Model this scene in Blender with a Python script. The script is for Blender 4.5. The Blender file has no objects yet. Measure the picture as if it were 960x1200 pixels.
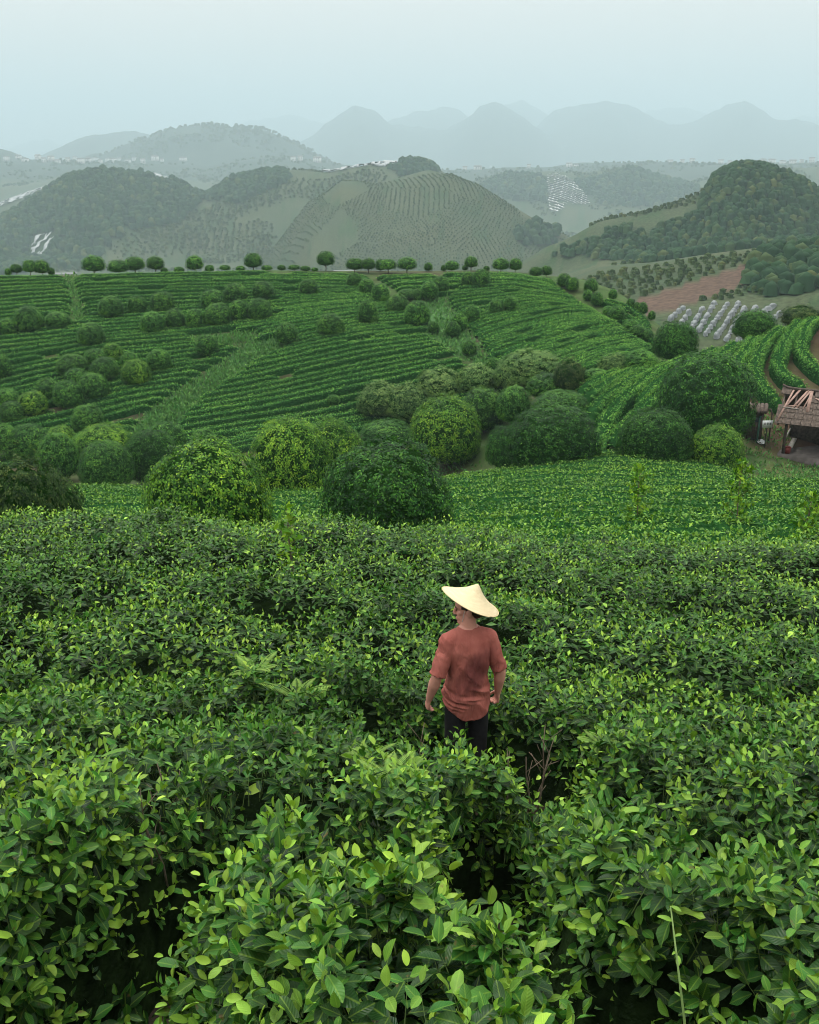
import bpy, math, random
import numpy as np
from mathutils import Matrix, Vector

# ------------------------------------------------------------------ camera, sky, sun, exposure
scene = bpy.context.scene
COL = scene.collection
FPX = 1167.0                      # focal length in photo pixels (960 x 1200)
PITCH = math.radians(20.2)        # the camera looks down by this much
cam_d = bpy.data.cameras.new('camera'); cam = bpy.data.objects.new('camera', cam_d); COL.objects.link(cam)
cam_d.sensor_fit = 'VERTICAL'; cam_d.sensor_height = 36.0; cam_d.lens = 36.0 * FPX / 1200.0
cam_d.clip_start = 0.05; cam_d.clip_end = 60000
cam.location = (0, 0, 0); cam.rotation_euler = (math.radians(90) - PITCH, 0, 0)
scene.camera = cam

SUN_EL, SUN_AZ = math.radians(68), math.radians(-35)     # azimuth from +Y towards +X
world = bpy.data.worlds.new('World'); scene.world = world; world.use_nodes = True
wn, wl = world.node_tree.nodes, world.node_tree.links
wn.clear()
wo = wn.new('ShaderNodeOutputWorld'); mixs = wn.new('ShaderNodeMixShader')
sky = wn.new('ShaderNodeTexSky'); sky.sky_type = 'NISHITA'; sky.sun_disc = False
sky.sun_elevation = SUN_EL; sky.sun_rotation = SUN_AZ; sky.dust_density = 6.0; sky.air_density = 1.0
bg1 = wn.new('ShaderNodeBackground'); bg1.inputs['Strength'].default_value = 0.10
bg2 = wn.new('ShaderNodeBackground'); bg2.inputs['Color'].default_value = (0.95, 0.90, 0.84, 1)   # even overcast cloud
# overcast luminance: the cloud is brighter overhead than at the horizon, (1 + 2 sin el) / 3 softened
wtc = wn.new('ShaderNodeTexCoord'); wsep = wn.new('ShaderNodeSeparateXYZ'); wl.new(wtc.outputs['Generated'], wsep.inputs[0])
wmr = wn.new('ShaderNodeMapRange'); wl.new(wsep.outputs['Z'], wmr.inputs['Value'])
wmr.inputs['To Min'].default_value = 0.78; wmr.inputs['To Max'].default_value = 2.15
wl.new(wmr.outputs[0], bg2.inputs['Strength'])
wl.new(sky.outputs['Color'], bg1.inputs['Color'])
mixs.inputs['Fac'].default_value = 0.95
wl.new(bg1.outputs[0], mixs.inputs[1]); wl.new(bg2.outputs[0], mixs.inputs[2]); wl.new(mixs.outputs[0], wo.inputs['Surface'])

sun_d = bpy.data.lights.new('sun', 'SUN'); sun = bpy.data.objects.new('sun', sun_d); COL.objects.link(sun)
sun_d.energy = 1.5; sun_d.angle = math.radians(14); sun_d.color = (1.0, 0.97, 0.92)
sdir = Vector((math.sin(SUN_AZ) * math.cos(SUN_EL), math.cos(SUN_AZ) * math.cos(SUN_EL), math.sin(SUN_EL)))
sun.rotation_euler = (-sdir).to_track_quat('-Z', 'Y').to_euler()

vs = scene.view_settings
vs.view_transform = 'Standard'; vs.look = 'None'; vs.gamma = 1.0; vs.use_curve_mapping = False
vs.exposure = 0.26
HAZE_DENSITY = 0.00030
cy = scene.cycles
cy.max_bounces = 4; cy.diffuse_bounces = 1; cy.glossy_bounces = 2; cy.transmission_bounces = 3
cy.transparent_max_bounces = 4; cy.volume_bounces = 2
cy.use_denoising = True; cy.denoising_prefilter = 'ACCURATE'; cy.filter_width = 1.0

rng = np.random.default_rng(7)
random.seed(7)
PI = math.pi

# ------------------------------------------------------------------ helpers
def vnoise(p, seed=0):
    """value noise in -1..1 at points p (N,3)"""
    p = np.asarray(p, dtype=np.float64)
    i = np.floor(p).astype(np.int64); f = p - i
    f = f * f * (3 - 2 * f)
    def h(a, b, c):
        n = (a * 374761393 + b * 668265263 + c * 2147483647 + seed * 144665) & 0xffffffff
        n = ((n ^ (n >> 13)) * 1274126177) & 0xffffffff
        n = (n ^ (n >> 16)) & 0xffff
        return n / 32767.5 - 1.0
    x, y, z = i[:, 0], i[:, 1], i[:, 2]
    u, v, w = f[:, 0], f[:, 1], f[:, 2]
    c00 = h(x, y, z) * (1 - u) + h(x + 1, y, z) * u
    c10 = h(x, y + 1, z) * (1 - u) + h(x + 1, y + 1, z) * u
    c01 = h(x, y, z + 1) * (1 - u) + h(x + 1, y, z + 1) * u
    c11 = h(x, y + 1, z + 1) * (1 - u) + h(x + 1, y + 1, z + 1) * u
    return (c00 * (1 - v) + c10 * v) * (1 - w) + (c01 * (1 - v) + c11 * v) * w

def fbm(p, oct=4, seed=0):
    s = 0; a = 1.0; t = 0
    p = np.asarray(p, dtype=np.float64)
    for k in range(oct):
        s = s + a * vnoise(p * (2.03 ** k) + 17.3 * k, seed + k); t += a; a *= 0.5
    return s / t

def xy3(x, y, s=1.0, z=0.0):
    return np.stack([np.asarray(x) * s, np.asarray(y) * s, np.full(np.shape(x), z)], -1)

def sstep(a, b, x):
    t = np.clip((x - a) / (b - a), 0, 1); return t * t * (3 - 2 * t)

def nrm(v):
    return v / np.maximum(np.linalg.norm(v, axis=-1, keepdims=True), 1e-9)

def make_mesh(name, verts, faces, mats, col=None, uv=None, mi=None, smooth=True):
    """faces: (N,3) or (N,4) array, or a list of such arrays; col: per-vertex (N,4); uv: per-vertex (N,2)"""
    me = bpy.data.meshes.new(name)
    verts = np.asarray(verts, dtype=np.float32).reshape(-1, 3)
    fl = faces if isinstance(faces, list) else [faces]
    fl = [np.asarray(f, dtype=np.int32) for f in fl if len(f)]
    loops = np.concatenate([f.ravel() for f in fl])
    tot = np.concatenate([np.full(len(f), f.shape[1], dtype=np.int32) for f in fl])
    start = np.concatenate([[0], np.cumsum(tot)[:-1]]).astype(np.int32)
    me.vertices.add(len(verts)); me.vertices.foreach_set('co', verts.ravel())
    me.loops.add(len(loops)); me.loops.foreach_set('vertex_index', loops)
    me.polygons.add(len(tot)); me.polygons.foreach_set('loop_start', start); me.polygons.foreach_set('loop_total', tot)
    if smooth: me.polygons.foreach_set('use_smooth', np.ones(len(tot), dtype=bool))
    if mi is not None: me.polygons.foreach_set('material_index', np.asarray(mi, dtype=np.int32))
    for m in (mats if isinstance(mats, (list, tuple)) else [mats]): me.materials.append(m)
    if col is not None:
        a = me.attributes.new('leafcol', 'FLOAT_COLOR', 'POINT')
        a.data.foreach_set('color', np.asarray(col, dtype=np.float32).ravel())
    if uv is not None:
        u = me.uv_layers.new(name='UVMap')
        u.data.foreach_set('uv', np.asarray(uv, dtype=np.float32)[loops].ravel())
    me.update(calc_edges=True)
    return me

def link(name, data, parent=None):
    o = bpy.data.objects.new(name, data); COL.objects.link(o)
    if parent is not None: o.parent = parent
    return o

def tag(o, label=None, cat=None, group=None, kind=None):
    if label: o['label'] = label
    if cat: o['category'] = cat
    if group: o['group'] = group
    if kind: o['kind'] = kind
    return o

def empty(name, loc, rz=0.0):
    o = bpy.data.objects.new(name, None); COL.objects.link(o)
    o.location = loc; o.rotation_euler = (0, 0, rz); o.empty_display_size = 0.2
    return o

class MB:
    """collects simple solids into one mesh"""
    def __init__(s): s.v = []; s.f3 = []; s.f4 = []; s.n = 0
    def add(s, v, f):
        f = np.asarray(f)
        (s.f4 if f.shape[1] == 4 else s.f3).append(f + s.n)
        s.v.append(np.asarray(v, float)); s.n += len(v)
    def box(s, c, d, M=None, jit=0):
        v = np.array([[x, y, z] for x in (-.5, .5) for y in (-.5, .5) for z in (-.5, .5)]) * np.array(d)
        if M is not None: v = v @ np.array(M.to_3x3()).T
        s.add(v + np.array(c), [[0, 1, 3, 2], [4, 6, 7, 5], [0, 4, 5, 1], [2, 3, 7, 6], [0, 2, 6, 4], [1, 5, 7, 3]])
    def beam(s, a, b, w, h):
        a, b = np.array(a, float), np.array(b, float); d = b - a; L = np.linalg.norm(d); d /= L
        up = np.array([0, 0, 1.0]) if abs(d[2]) < .95 else np.array([0, 1.0, 0])
        r = np.cross(d, up); r /= np.linalg.norm(r); u = np.cross(r, d)
        v = [a + r * i * w / 2 + u * j * h / 2 for i, j in ((-1, -1), (1, -1), (1, 1), (-1, 1))]
        v += [q + d * L for q in v]
        s.add(v, [[0, 1, 2, 3], [7, 6, 5, 4], [0, 4, 5, 1], [1, 5, 6, 2], [2, 6, 7, 3], [3, 7, 4, 0]])
    def tube(s, pts, rad, n=6):
        pts = np.array(pts, float); rad = np.broadcast_to(rad, len(pts))
        ring = []
        for i in range(len(pts)):
            d = pts[min(i + 1, len(pts) - 1)] - pts[max(i - 1, 0)]; d = d / (np.linalg.norm(d) + 1e-9)
            up = np.array([1.0, 0, 0]) if abs(d[0]) < .8 else np.array([0, 1.0, 0])
            r = np.cross(d, up); r /= np.linalg.norm(r); u = np.cross(r, d)
            a = np.arange(n) * 2 * PI / n
            ring.append(pts[i] + rad[i] * (np.cos(a)[:, None] * r + np.sin(a)[:, None] * u))
        v = np.concatenate(ring + [pts[:1], pts[-1:]]); f = []
        for i in range(len(pts) - 1):
            for k in range(n):
                k2 = (k + 1) % n; f.append([i * n + k, i * n + k2, (i + 1) * n + k2, (i + 1) * n + k])
        s.add(v, f)
        e = len(pts) * n; g = [[e, (k + 1) % n, k] for k in range(n)] + [[e + 1, (len(pts) - 1) * n + k, (len(pts) - 1) * n + (k + 1) % n] for k in range(n)]
        s.f3.append(np.array(g) + s.n - len(v))
    def mesh(s, name, mat, smooth=False):
        fl = []
        if s.f4: fl.append(np.concatenate(s.f4))
        if s.f3: fl.append(np.concatenate(s.f3))
        return make_mesh(name, np.concatenate(s.v), fl, mat, smooth=smooth)
    def build(s, name, mat, parent=None, smooth=False):
        return link(name, s.mesh(name, mat, smooth), parent)

# ------------------------------------------------------------------ materials
def new_mat(name):
    m = bpy.data.materials.new(name); m.use_nodes = True
    nt = m.node_tree; b = nt.nodes['Principled BSDF']
    return m, nt, b

def N(nt, t, **kw):
    n = nt.nodes.new(t)
    for k, v in kw.items():
        if k.startswith('i_'): n.inputs[k[2:]].default_value = v
        else: setattr(n, k, v)
    return n

def ramp(nt, stops):
    r = nt.nodes.new('ShaderNodeValToRGB'); e = r.color_ramp.elements
    while len(e) < len(stops): e.new(0.5)
    for q, (p, c) in zip(e, stops): q.position = p; q.color = (*c, 1)
    return r

def leaf_material(name, old, mid, young, rough=0.42, veins=True, trans=0.18, per_obj=0.25, spec=0.5, wear=False):
    m, nt, b = new_mat(name); L = nt.links
    at = N(nt, 'ShaderNodeAttribute', attribute_name='leafcol')
    sep = N(nt, 'ShaderNodeSeparateColor'); L.new(at.outputs['Color'], sep.inputs[0])
    rp = ramp(nt, [(0.0, old), (0.45, mid), (1.0, young)]); L.new(sep.outputs['Green'], rp.inputs[0])
    hs = N(nt, 'ShaderNodeHueSaturation')
    mr = N(nt, 'ShaderNodeMapRange'); mr.inputs['To Min'].default_value = 0.72; mr.inputs['To Max'].default_value = 1.25
    L.new(sep.outputs['Red'], mr.inputs['Value'])
    oi = N(nt, 'ShaderNodeObjectInfo')
    mo = N(nt, 'ShaderNodeMapRange'); mo.inputs['To Min'].default_value = 1 - per_obj; mo.inputs['To Max'].default_value = 1 + per_obj
    L.new(oi.outputs['Random'], mo.inputs['Value'])
    mu = N(nt, 'ShaderNodeMath', operation='MULTIPLY'); L.new(mr.outputs[0], mu.inputs[0]); L.new(mo.outputs[0], mu.inputs[1])
    mh = N(nt, 'ShaderNodeMapRange'); mh.inputs['To Min'].default_value = 0.488; mh.inputs['To Max'].default_value = 0.512
    L.new(sep.outputs['Blue'], mh.inputs['Value'])
    L.new(mh.outputs[0], hs.inputs['Hue']); L.new(mu.outputs[0], hs.inputs['Value']); L.new(rp.outputs[0], hs.inputs['Color'])
    colout = hs.outputs[0]
    if veins:
        uv = N(nt, 'ShaderNodeUVMap', uv_map='UVMap'); su = N(nt, 'ShaderNodeSeparateXYZ'); L.new(uv.outputs[0], su.inputs[0])
        # |u-.5| : distance from the midrib; herringbone side veins
        d0 = N(nt, 'ShaderNodeMath', operation='SUBTRACT'); L.new(su.outputs[0], d0.inputs[0]); d0.inputs[1].default_value = 0.5
        d1 = N(nt, 'ShaderNodeMath', operation='ABSOLUTE'); L.new(d0.outputs[0], d1.inputs[0])
        k1 = N(nt, 'ShaderNodeMath', operation='MULTIPLY'); L.new(d1.outputs[0], k1.inputs[0]); k1.inputs[1].default_value = 0.55
        k2 = N(nt, 'ShaderNodeMath', operation='SUBTRACT'); L.new(su.outputs[1], k2.inputs[0]); L.new(k1.outputs[0], k2.inputs[1])
        k3 = N(nt, 'ShaderNodeMath', operation='MULTIPLY'); L.new(k2.outputs[0], k3.inputs[0]); k3.inputs[1].default_value = 2 * PI * 8
        k4 = N(nt, 'ShaderNodeMath', operation='SINE'); L.new(k3.outputs[0], k4.inputs[0])
        mid_r = N(nt, 'ShaderNodeMapRange'); L.new(d1.outputs[0], mid_r.inputs['Value'])
        mid_r.inputs['From Min'].default_value = 0.015; mid_r.inputs['From Max'].default_value = 0.07
        mid_r.inputs['To Min'].default_value = 0.30; mid_r.inputs['To Max'].default_value = 0.0
        lat = N(nt, 'ShaderNodeMapRange'); L.new(k4.outputs[0], lat.inputs['Value'])
        lat.inputs['From Min'].default_value = 0.82; lat.inputs['From Max'].default_value = 1.0; lat.inputs['To Max'].default_value = 0.05
        mx = N(nt, 'ShaderNodeMath', operation='MAXIMUM'); L.new(mid_r.outputs[0], mx.inputs[0]); L.new(lat.outputs[0], mx.inputs[1])
        mixc = N(nt, 'ShaderNodeMix', data_type='RGBA'); L.new(mx.outputs[0], mixc.inputs['Factor'])
        L.new(colout, mixc.inputs['A']); mixc.inputs['B'].default_value = (young[0] * .9, young[1] * .85, young[2] * .9, 1)
        colout = mixc.outputs['Result']
        bp = N(nt, 'ShaderNodeBump'); bp.inputs['Strength'].default_value = 0.22; bp.inputs['Distance'].default_value = 0.003
        ad = N(nt, 'ShaderNodeMath', operation='MULTIPLY'); L.new(k4.outputs[0], ad.inputs[0]); ad.inputs[1].default_value = -0.5
        L.new(ad.outputs[0], bp.inputs['Height']); L.new(bp.outputs[0], b.inputs['Normal'])
    if wear:                                                     # blotches, yellowing and brown spots
        tcw = N(nt, 'ShaderNodeTexCoord'); geo = N(nt, 'ShaderNodeNewGeometry')
        w1 = N(nt, 'ShaderNodeTexNoise'); w1.inputs['Scale'].default_value = 28; w1.inputs['Detail'].default_value = 4; L.new(geo.outputs['Position'], w1.inputs['Vector'])
        r1 = N(nt, 'ShaderNodeMapRange'); L.new(w1.outputs[0], r1.inputs['Value']); r1.inputs['From Min'].default_value = .66; r1.inputs['From Max'].default_value = .74; r1.inputs['To Max'].default_value = .75
        m1 = N(nt, 'ShaderNodeMix', data_type='RGBA'); L.new(r1.outputs[0], m1.inputs['Factor']); L.new(colout, m1.inputs['A']); m1.inputs['B'].default_value = (0.13, 0.085, 0.03, 1)
        w2 = N(nt, 'ShaderNodeTexNoise'); w2.inputs['Scale'].default_value = 11; w2.inputs['Detail'].default_value = 3; L.new(geo.outputs['Position'], w2.inputs['Vector'])
        r2 = N(nt, 'ShaderNodeMapRange'); L.new(w2.outputs[0], r2.inputs['Value']); r2.inputs['From Min'].default_value = .3; r2.inputs['From Max'].default_value = .7; r2.inputs['To Min'].default_value = .7; r2.inputs['To Max'].default_value = 1.25
        h3 = N(nt, 'ShaderNodeHueSaturation'); L.new(m1.outputs['Result'], h3.inputs['Color']); L.new(r2.outputs[0], h3.inputs['Value']); colout = h3.outputs[0]
    L.new(colout, b.inputs['Base Color'])
    b.inputs['Roughness'].default_value = rough
    b.inputs['Specular IOR Level'].default_value = spec
    if trans > 0:
        tr = N(nt, 'ShaderNodeBsdfTranslucent'); ms = N(nt, 'ShaderNodeMixShader'); ms.inputs['Fac'].default_value = trans
        h2 = N(nt, 'ShaderNodeHueSaturation'); h2.inputs['Value'].default_value = 1.5; h2.inputs['Saturation'].default_value = 1.1
        L.new(colout, h2.inputs['Color']); L.new(h2.outputs[0], tr.inputs['Color'])
        L.new(b.outputs[0], ms.inputs[1]); L.new(tr.outputs[0], ms.inputs[2])
        L.new(ms.outputs[0], nt.nodes['Material Output'].inputs['Surface'])
    return m

def noise_mat(name, c1, c2, scale=4.0, rough=0.85, bump=0.3, bdist=0.02, detail=6, spec=0.3, coords='Object', c3=None):
    m, nt, b = new_mat(name); L = nt.links
    tc = N(nt, 'ShaderNodeTexCoord'); nz = N(nt, 'ShaderNodeTexNoise'); nz.inputs['Scale'].default_value = scale; nz.inputs['Detail'].default_value = detail
    L.new(tc.outputs[coords], nz.inputs['Vector'])
    st = [(0.32, c1), (0.68, c2)] if c3 is None else [(0.3, c1), (0.5, c2), (0.7, c3)]
    rp = ramp(nt, st); L.new(nz.outputs[0], rp.inputs[0]); L.new(rp.outputs[0], b.inputs['Base Color'])
    b.inputs['Roughness'].default_value = rough; b.inputs['Specular IOR Level'].default_value = spec
    if bump:
        bp = N(nt, 'ShaderNodeBump'); bp.inputs['Strength'].default_value = bump; bp.inputs['Distance'].default_value = bdist
        n2 = N(nt, 'ShaderNodeTexNoise'); n2.inputs['Scale'].default_value = scale * 3; n2.inputs['Detail'].default_value = 5
        L.new(tc.outputs[coords], n2.inputs['Vector'])
        L.new(n2.outputs[0], bp.inputs['Height']); L.new(bp.outputs[0], b.inputs['Normal'])
    return m

M_TEA = leaf_material('tea_leaf', (0.007, 0.034, 0.010), (0.052, 0.172, 0.023), (0.320, 0.540, 0.064), rough=0.38, per_obj=0.06, spec=0.20, trans=0.12, wear=True)
M_TEAMID = leaf_material('tea_leaf_middle', (0.007, 0.034, 0.010), (0.044, 0.145, 0.023), (0.235, 0.430, 0.054), rough=0.5, veins=False, per_obj=0.08, spec=0.15)
M_TEAFAR = leaf_material('tea_leaf_distant', (0.009, 0.046, 0.013), (0.066, 0.212, 0.038), (0.260, 0.490, 0.078), rough=0.6, veins=False, per_obj=0.16, spec=0.12)
M_TREE = leaf_material('osmanthus_leaf', (0.009, 0.044, 0.010), (0.046, 0.160, 0.024), (0.185, 0.420, 0.046), rough=0.45, veins=False, per_obj=0.22, spec=0.15)
M_DEEP = leaf_material('shaded_tree_leaf', (0.006, 0.030, 0.007), (0.024, 0.098, 0.014), (0.100, 0.280, 0.030), rough=0.45, veins=False, per_obj=0.18, spec=0.12)  # tree leaf darkened: overcast shade put into its colour
M_PALE = leaf_material('pale_leaf', (0.038, 0.100, 0.026), (0.110, 0.215, 0.052), (0.240, 0.370, 0.095), rough=0.55, veins=False, per_obj=0.15, spec=0.15)
M_BRIGHT = leaf_material('bright_leaf', (0.010, 0.055, 0.008), (0.078, 0.215, 0.018), (0.290, 0.500, 0.036), rough=0.45, veins=False, per_obj=0.15, spec=0.15)
M_DUSK = leaf_material('brownish_leaf', (0.012, 0.036, 0.010), (0.036, 0.088, 0.018), (0.13, 0.18, 0.042), rough=0.55, veins=False, per_obj=0.2, spec=0.15)
M_WEED = leaf_material('weed_blade', (0.030, 0.100, 0.028), (0.075, 0.200, 0.048), (0.150, 0.330, 0.080), rough=0.6, veins=False, per_obj=0.1, spec=0.15)
M_FERN = leaf_material('fern_leaf', (0.050, 0.120, 0.025), (0.110, 0.220, 0.040), (0.24, 0.38, 0.07), rough=0.5, veins=False, per_obj=0.1, spec=0.15)
M_ROWCORE = noise_mat('shaded_row_core', (0.009, 0.038, 0.010), (0.022, 0.085, 0.020), scale=5, bump=0.8, bdist=0.1, rough=1.0, spec=0.0)  # dark row body, shade between the tufts put into its colour
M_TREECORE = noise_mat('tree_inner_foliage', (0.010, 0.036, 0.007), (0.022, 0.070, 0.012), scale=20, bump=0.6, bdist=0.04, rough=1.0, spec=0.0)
M_CORE = noise_mat('shaded_foliage_core', (0.005, 0.010, 0.004), (0.012, 0.024, 0.008), scale=9, bump=0.6, bdist=0.05, rough=1.0, spec=0.0)  # near black stands in for shade deep inside the hedges
M_BARK = noise_mat('bark', (0.05, 0.038, 0.028), (0.13, 0.10, 0.075), scale=14, bump=0.6, bdist=0.01)
M_TWIG = noise_mat('twig', (0.09, 0.07, 0.05), (0.22, 0.18, 0.13), scale=30, bump=0.3, bdist=0.003)
M_STEM = noise_mat('green_stem', (0.06, 0.11, 0.03), (0.12, 0.19, 0.05), scale=20, bump=0.0)

# ------------------------------------------------------------------ pixel -> direction (photo pixels 960 x 1200)
CP, SP = math.cos(PITCH), math.sin(PITCH)
def ray(px, py):
    a = (np.asarray(px, float) - 480) / FPX; c = (600 - np.asarray(py, float)) / FPX
    d = np.stack([a, CP + c * SP, -SP + c * CP], -1)
    return d
def at_D(px, py, D):                     # the point on that ray at forward ground distance D
    d = ray(px, py); return d * (np.asarray(D) / d[..., 1])[..., None]
def project(p):
    p = np.asarray(p, float)
    f = p[..., 1] * CP - p[..., 2] * SP; u = p[..., 1] * SP + p[..., 2] * CP
    f = np.where(f < 0.05, np.nan, f)
    return 480 + FPX * p[..., 0] / f, 600 - FPX * u / f, f

# ------------------------------------------------------------------ terrain: thin-plate surface through known ground points
ctl = []
for Y, z in ((-45, 11), (-25, 6.5), (-10, 2.0), (0, -2.0), (1.5, -2.62), (3, -3.35), (5, -4.2), (6.6, -4.8), (9, -5.2)):
    for X in (-0.5 * abs(Y) - 6, 0, 0.5 * abs(Y) + 6):
        ctl.append((X, Y, z))
for X in (-12, -6, -2): ctl += [(X, 12, -5.62), (X, 13.5, -5.85), (X, 16.5, -7.5), (X, 22, -9.7), (X * 1.6, 30, -11.7), (X * 1.8, 40, -14.6)]
for X, dz in ((2.5, 0.1), (6, 0), (12, 0)): ctl += [(X, 12, -5.85 - dz), (X, 15, -6.8 - dz), (X, 22, -9.0), (X * 1.5, 30, -11.25), (X * 1.6, 38, -13.4)]
def cp(px, py, D): ctl.append(tuple(at_D(px, py, D)))
# vale floor and the terraced hill
for px in (-150, 0, 150, 300, 450): cp(px, 515, 72)
for px in (-150, 0, 150, 300, 450, 560): ctl.append((at_D(px, 500, 56)[0], 56, -19.2))
cp(560, 470, 72); cp(640, 450, 74); cp(600, 480, 66); cp(740, 420, 78)
cp(0, 420, 86); cp(150, 440, 82); cp(300, 430, 83); cp(430, 410, 84); cp(540, 410, 83); cp(650, 400, 84); cp(0, 370, 96); cp(200, 365, 97)
cp(400, 365, 95); cp(500, 365, 97); cp(600, 360, 95); cp(680, 365, 93)
crest = ((-200, 330, 104), (0, 323, 107), (150, 320, 110), (300, 316, 112), (430, 317, 112), (560, 317, 110), (640, 324, 107), (700, 333, 104), (742, 350, 99), (772, 378, 94), (800, 405, 88))
for px, py, D in crest:
    cp(px, py, D)
    q = at_D(px, py, D); ctl.append((q[0] * 1.10, D * 1.12, q[2] - 4.0)); ctl.append((q[0] * 1.35, D * 1.38, q[2] - 17))
# right hill with the hut
cp(920, 540, 54); cp(1000, 545, 54); cp(870, 545, 51); cp(780, 552, 46); cp(700, 552, 45); cp(960, 590, 40); cp(1100, 560, 50)
cp(690, 480, 58); cp(720, 470, 59); cp(850, 470, 60); cp(940, 470, 60); cp(1060, 470, 62)
rc = ((660, 468, 61), (700, 448, 64), (788, 424, 68), (880, 396, 72), (960, 372, 76), (1080, 345, 82))
for px, py, D in rc:
    cp(px, py, D); q = at_D(px, py, D)
    if px > 760: ctl.append((q[0] * 1.12, D * 1.12, q[2] - 4.0))
    if px > 850: ctl.append((q[0] * 1.35, D * 1.38, q[2] - 12))
ctl += [(-120, 190, -60), (0, 190, -60), (120, 190, -45), (-110, 60, -20), (110, 55, -14), (90, 20, -8), (-90, 20, -9), (-95, 100, -17), (110, 95, -22)]
CT = np.array(ctl, float)

def tps_fit(P):
    n = len(P); d2 = ((P[:, None, :2] - P[None, :, :2]) ** 2).sum(-1)
    K = np.where(d2 > 0, d2 * np.log(d2 + 1e-12) * 0.5, 0) + np.eye(n) * 8.0
    A = np.zeros((n + 3, n + 3)); A[:n, :n] = K; A[:n, n] = 1; A[:n, n + 1:] = P[:, :2]; A[n:, :n] = A[:n, n:].T
    return np.linalg.solve(A, np.concatenate([P[:, 2], [0, 0, 0]]))
TW = tps_fit(CT)
GX0, GY0, GS = -125.0, -45.0, 0.5
gx = np.arange(GX0, 125.01, GS); gy = np.arange(GY0, 195.01, GS)
GZ = np.empty((len(gy), len(gx)))
for j, yy in enumerate(gy):
    d2 = (gx[:, None] - CT[None, :, 0]) ** 2 + (yy - CT[None, :, 1]) ** 2
    GZ[j] = (np.where(d2 > 0, d2 * np.log(d2 + 1e-12) * .5, 0)) @ TW[:-3] + TW[-3] + TW[-2] * gx + TW[-1] * yy
def near_z(x, y):
    fx = np.clip((x - GX0) / GS, 0, len(gx) - 1.001); fy = np.clip((y - GY0) / GS, 0, len(gy) - 1.001)
    i = fx.astype(int); j = fy.astype(int); u = fx - i; v = fy - j
    return (GZ[j, i] * (1 - u) + GZ[j, i + 1] * u) * (1 - v) + (GZ[j + 1, i] * (1 - u) + GZ[j + 1, i + 1] * u) * v

# far land: ridges given as skyline points (px, py) at a distance, with a slope
RIDGES = [
    # skyline, D, slope, rounding, tree-line roughness
    ([(560, 420), (620, 370), (660, 345), (700, 324), (760, 317), (830, 306), (900, 297), (960, 289), (1060, 272), (1300, 250)], 240, 0.10, 12, 0.5),
    ([(560, 345), (640, 292), (700, 262), (745, 252), (790, 237), (828, 224), (842, 206), (856, 199), (878, 196), (905, 202), (935, 214), (960, 230), (1020, 250), (1150, 280)], 480, 0.46, 30, 2.0),
    ([(290, 330), (330, 280), (362, 240), (385, 226), (400, 214), (418, 213), (440, 216), (470, 207), (500, 201), (530, 202), (560, 217), (600, 240), (640, 262), (690, 287), (745, 306), (820, 330)], 900, 0.36, 45, 1.0),
    ([(150, 300), (190, 262), (235, 235), (270, 214), (300, 205), (345, 199), (390, 201), (450, 190), (490, 190), (515, 199), (560, 225), (620, 260)], 1200, 0.36, 50, 1.5),
    ([(-250, 262), (-60, 268), (0, 262), (50, 232), (86, 207), (120, 201), (150, 205), (182, 207), (210, 217), (245, 238), (300, 275), (350, 310)], 1150, 0.40, 40, 2.5),
    ([(-250, 218), (-60, 226), (0, 236), (62, 214), (100, 216), (160, 235), (220, 270)], 1550, 0.36, 50, 1.0),
    ([(-250, 270), (-60, 278), (0, 287), (20, 304), (50, 330)], 1000, 0.4, 30, 2.0),
    ([(500, 225), (540, 216), (570, 207), (600, 199), (640, 201), (690, 207), (730, 197), (760, 206), (800, 217), (850, 207), (905, 200), (960, 196), (1150, 190)], 1950, 0.30, 70, 2.5),
    ([(-250, 188), (0, 187), (100, 188), (250, 190), (330, 187), (420, 194), (520, 200), (640, 196), (760, 192), (900, 190), (1200, 188)], 2700, 0.10, 120, 2.5),
    ([(60, 196), (100, 187), (150, 171), (190, 157), (215, 150), (262, 147), (300, 150), (335, 161), (365, 176), (392, 190)], 3400, 0.30, 160, 7.0),
    ([(-250, 160), (-60, 168), (0, 172), (15, 177), (35, 187)], 3000, 0.3, 120, 5.0),
    ([(30, 190), (80, 167), (110, 157), (158, 151), (180, 157), (215, 175), (240, 190)], 5000, 0.3, 200, 7.0),
    ([(330, 180), (372, 154), (395, 138), (415, 125), (437, 128), (456, 142), (480, 150), (520, 152), (545, 140), (562, 126), (580, 123), (602, 133), (625, 148), (650, 168)], 6500, 0.33, 220, 9.0),
    ([(620, 158), (650, 131), (690, 119), (712, 117), (740, 127), (770, 142), (800, 148), (822, 140), (850, 127), (872, 121), (890, 130), (912, 143), (935, 142), (960, 149), (1040, 140), (1250, 135)], 7200, 0.33, 240, 9.0),
    ([(430, 160), (455, 144), (490, 130), (520, 123), (537, 126), (560, 142)], 8200, 0.33, 240, 9.0),
    ([(570, 140), (592, 122), (612, 117), (632, 130), (655, 150)], 9600, 0.33, 260, 9.0),
    ([(-250, 150), (-60, 172), (10, 170), (40, 164), (70, 172), (150, 172), (260, 160), (290, 142), (330, 135), (372, 142), (420, 160), (600, 150), (740, 140), (765, 131), (800, 126), (830, 134), (870, 150), (900, 143), (940, 136), (985, 142), (1250, 150)], 11600, 0.25, 300, 9.0),
]
RZ = []
for sk, D, s, w, ro in RIDGES:
    a = np.array(sk, float); p = at_D(a[:, 0], a[:, 1], D)
    RZ.append((p[:, 0] / D, p[:, 2]))
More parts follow.
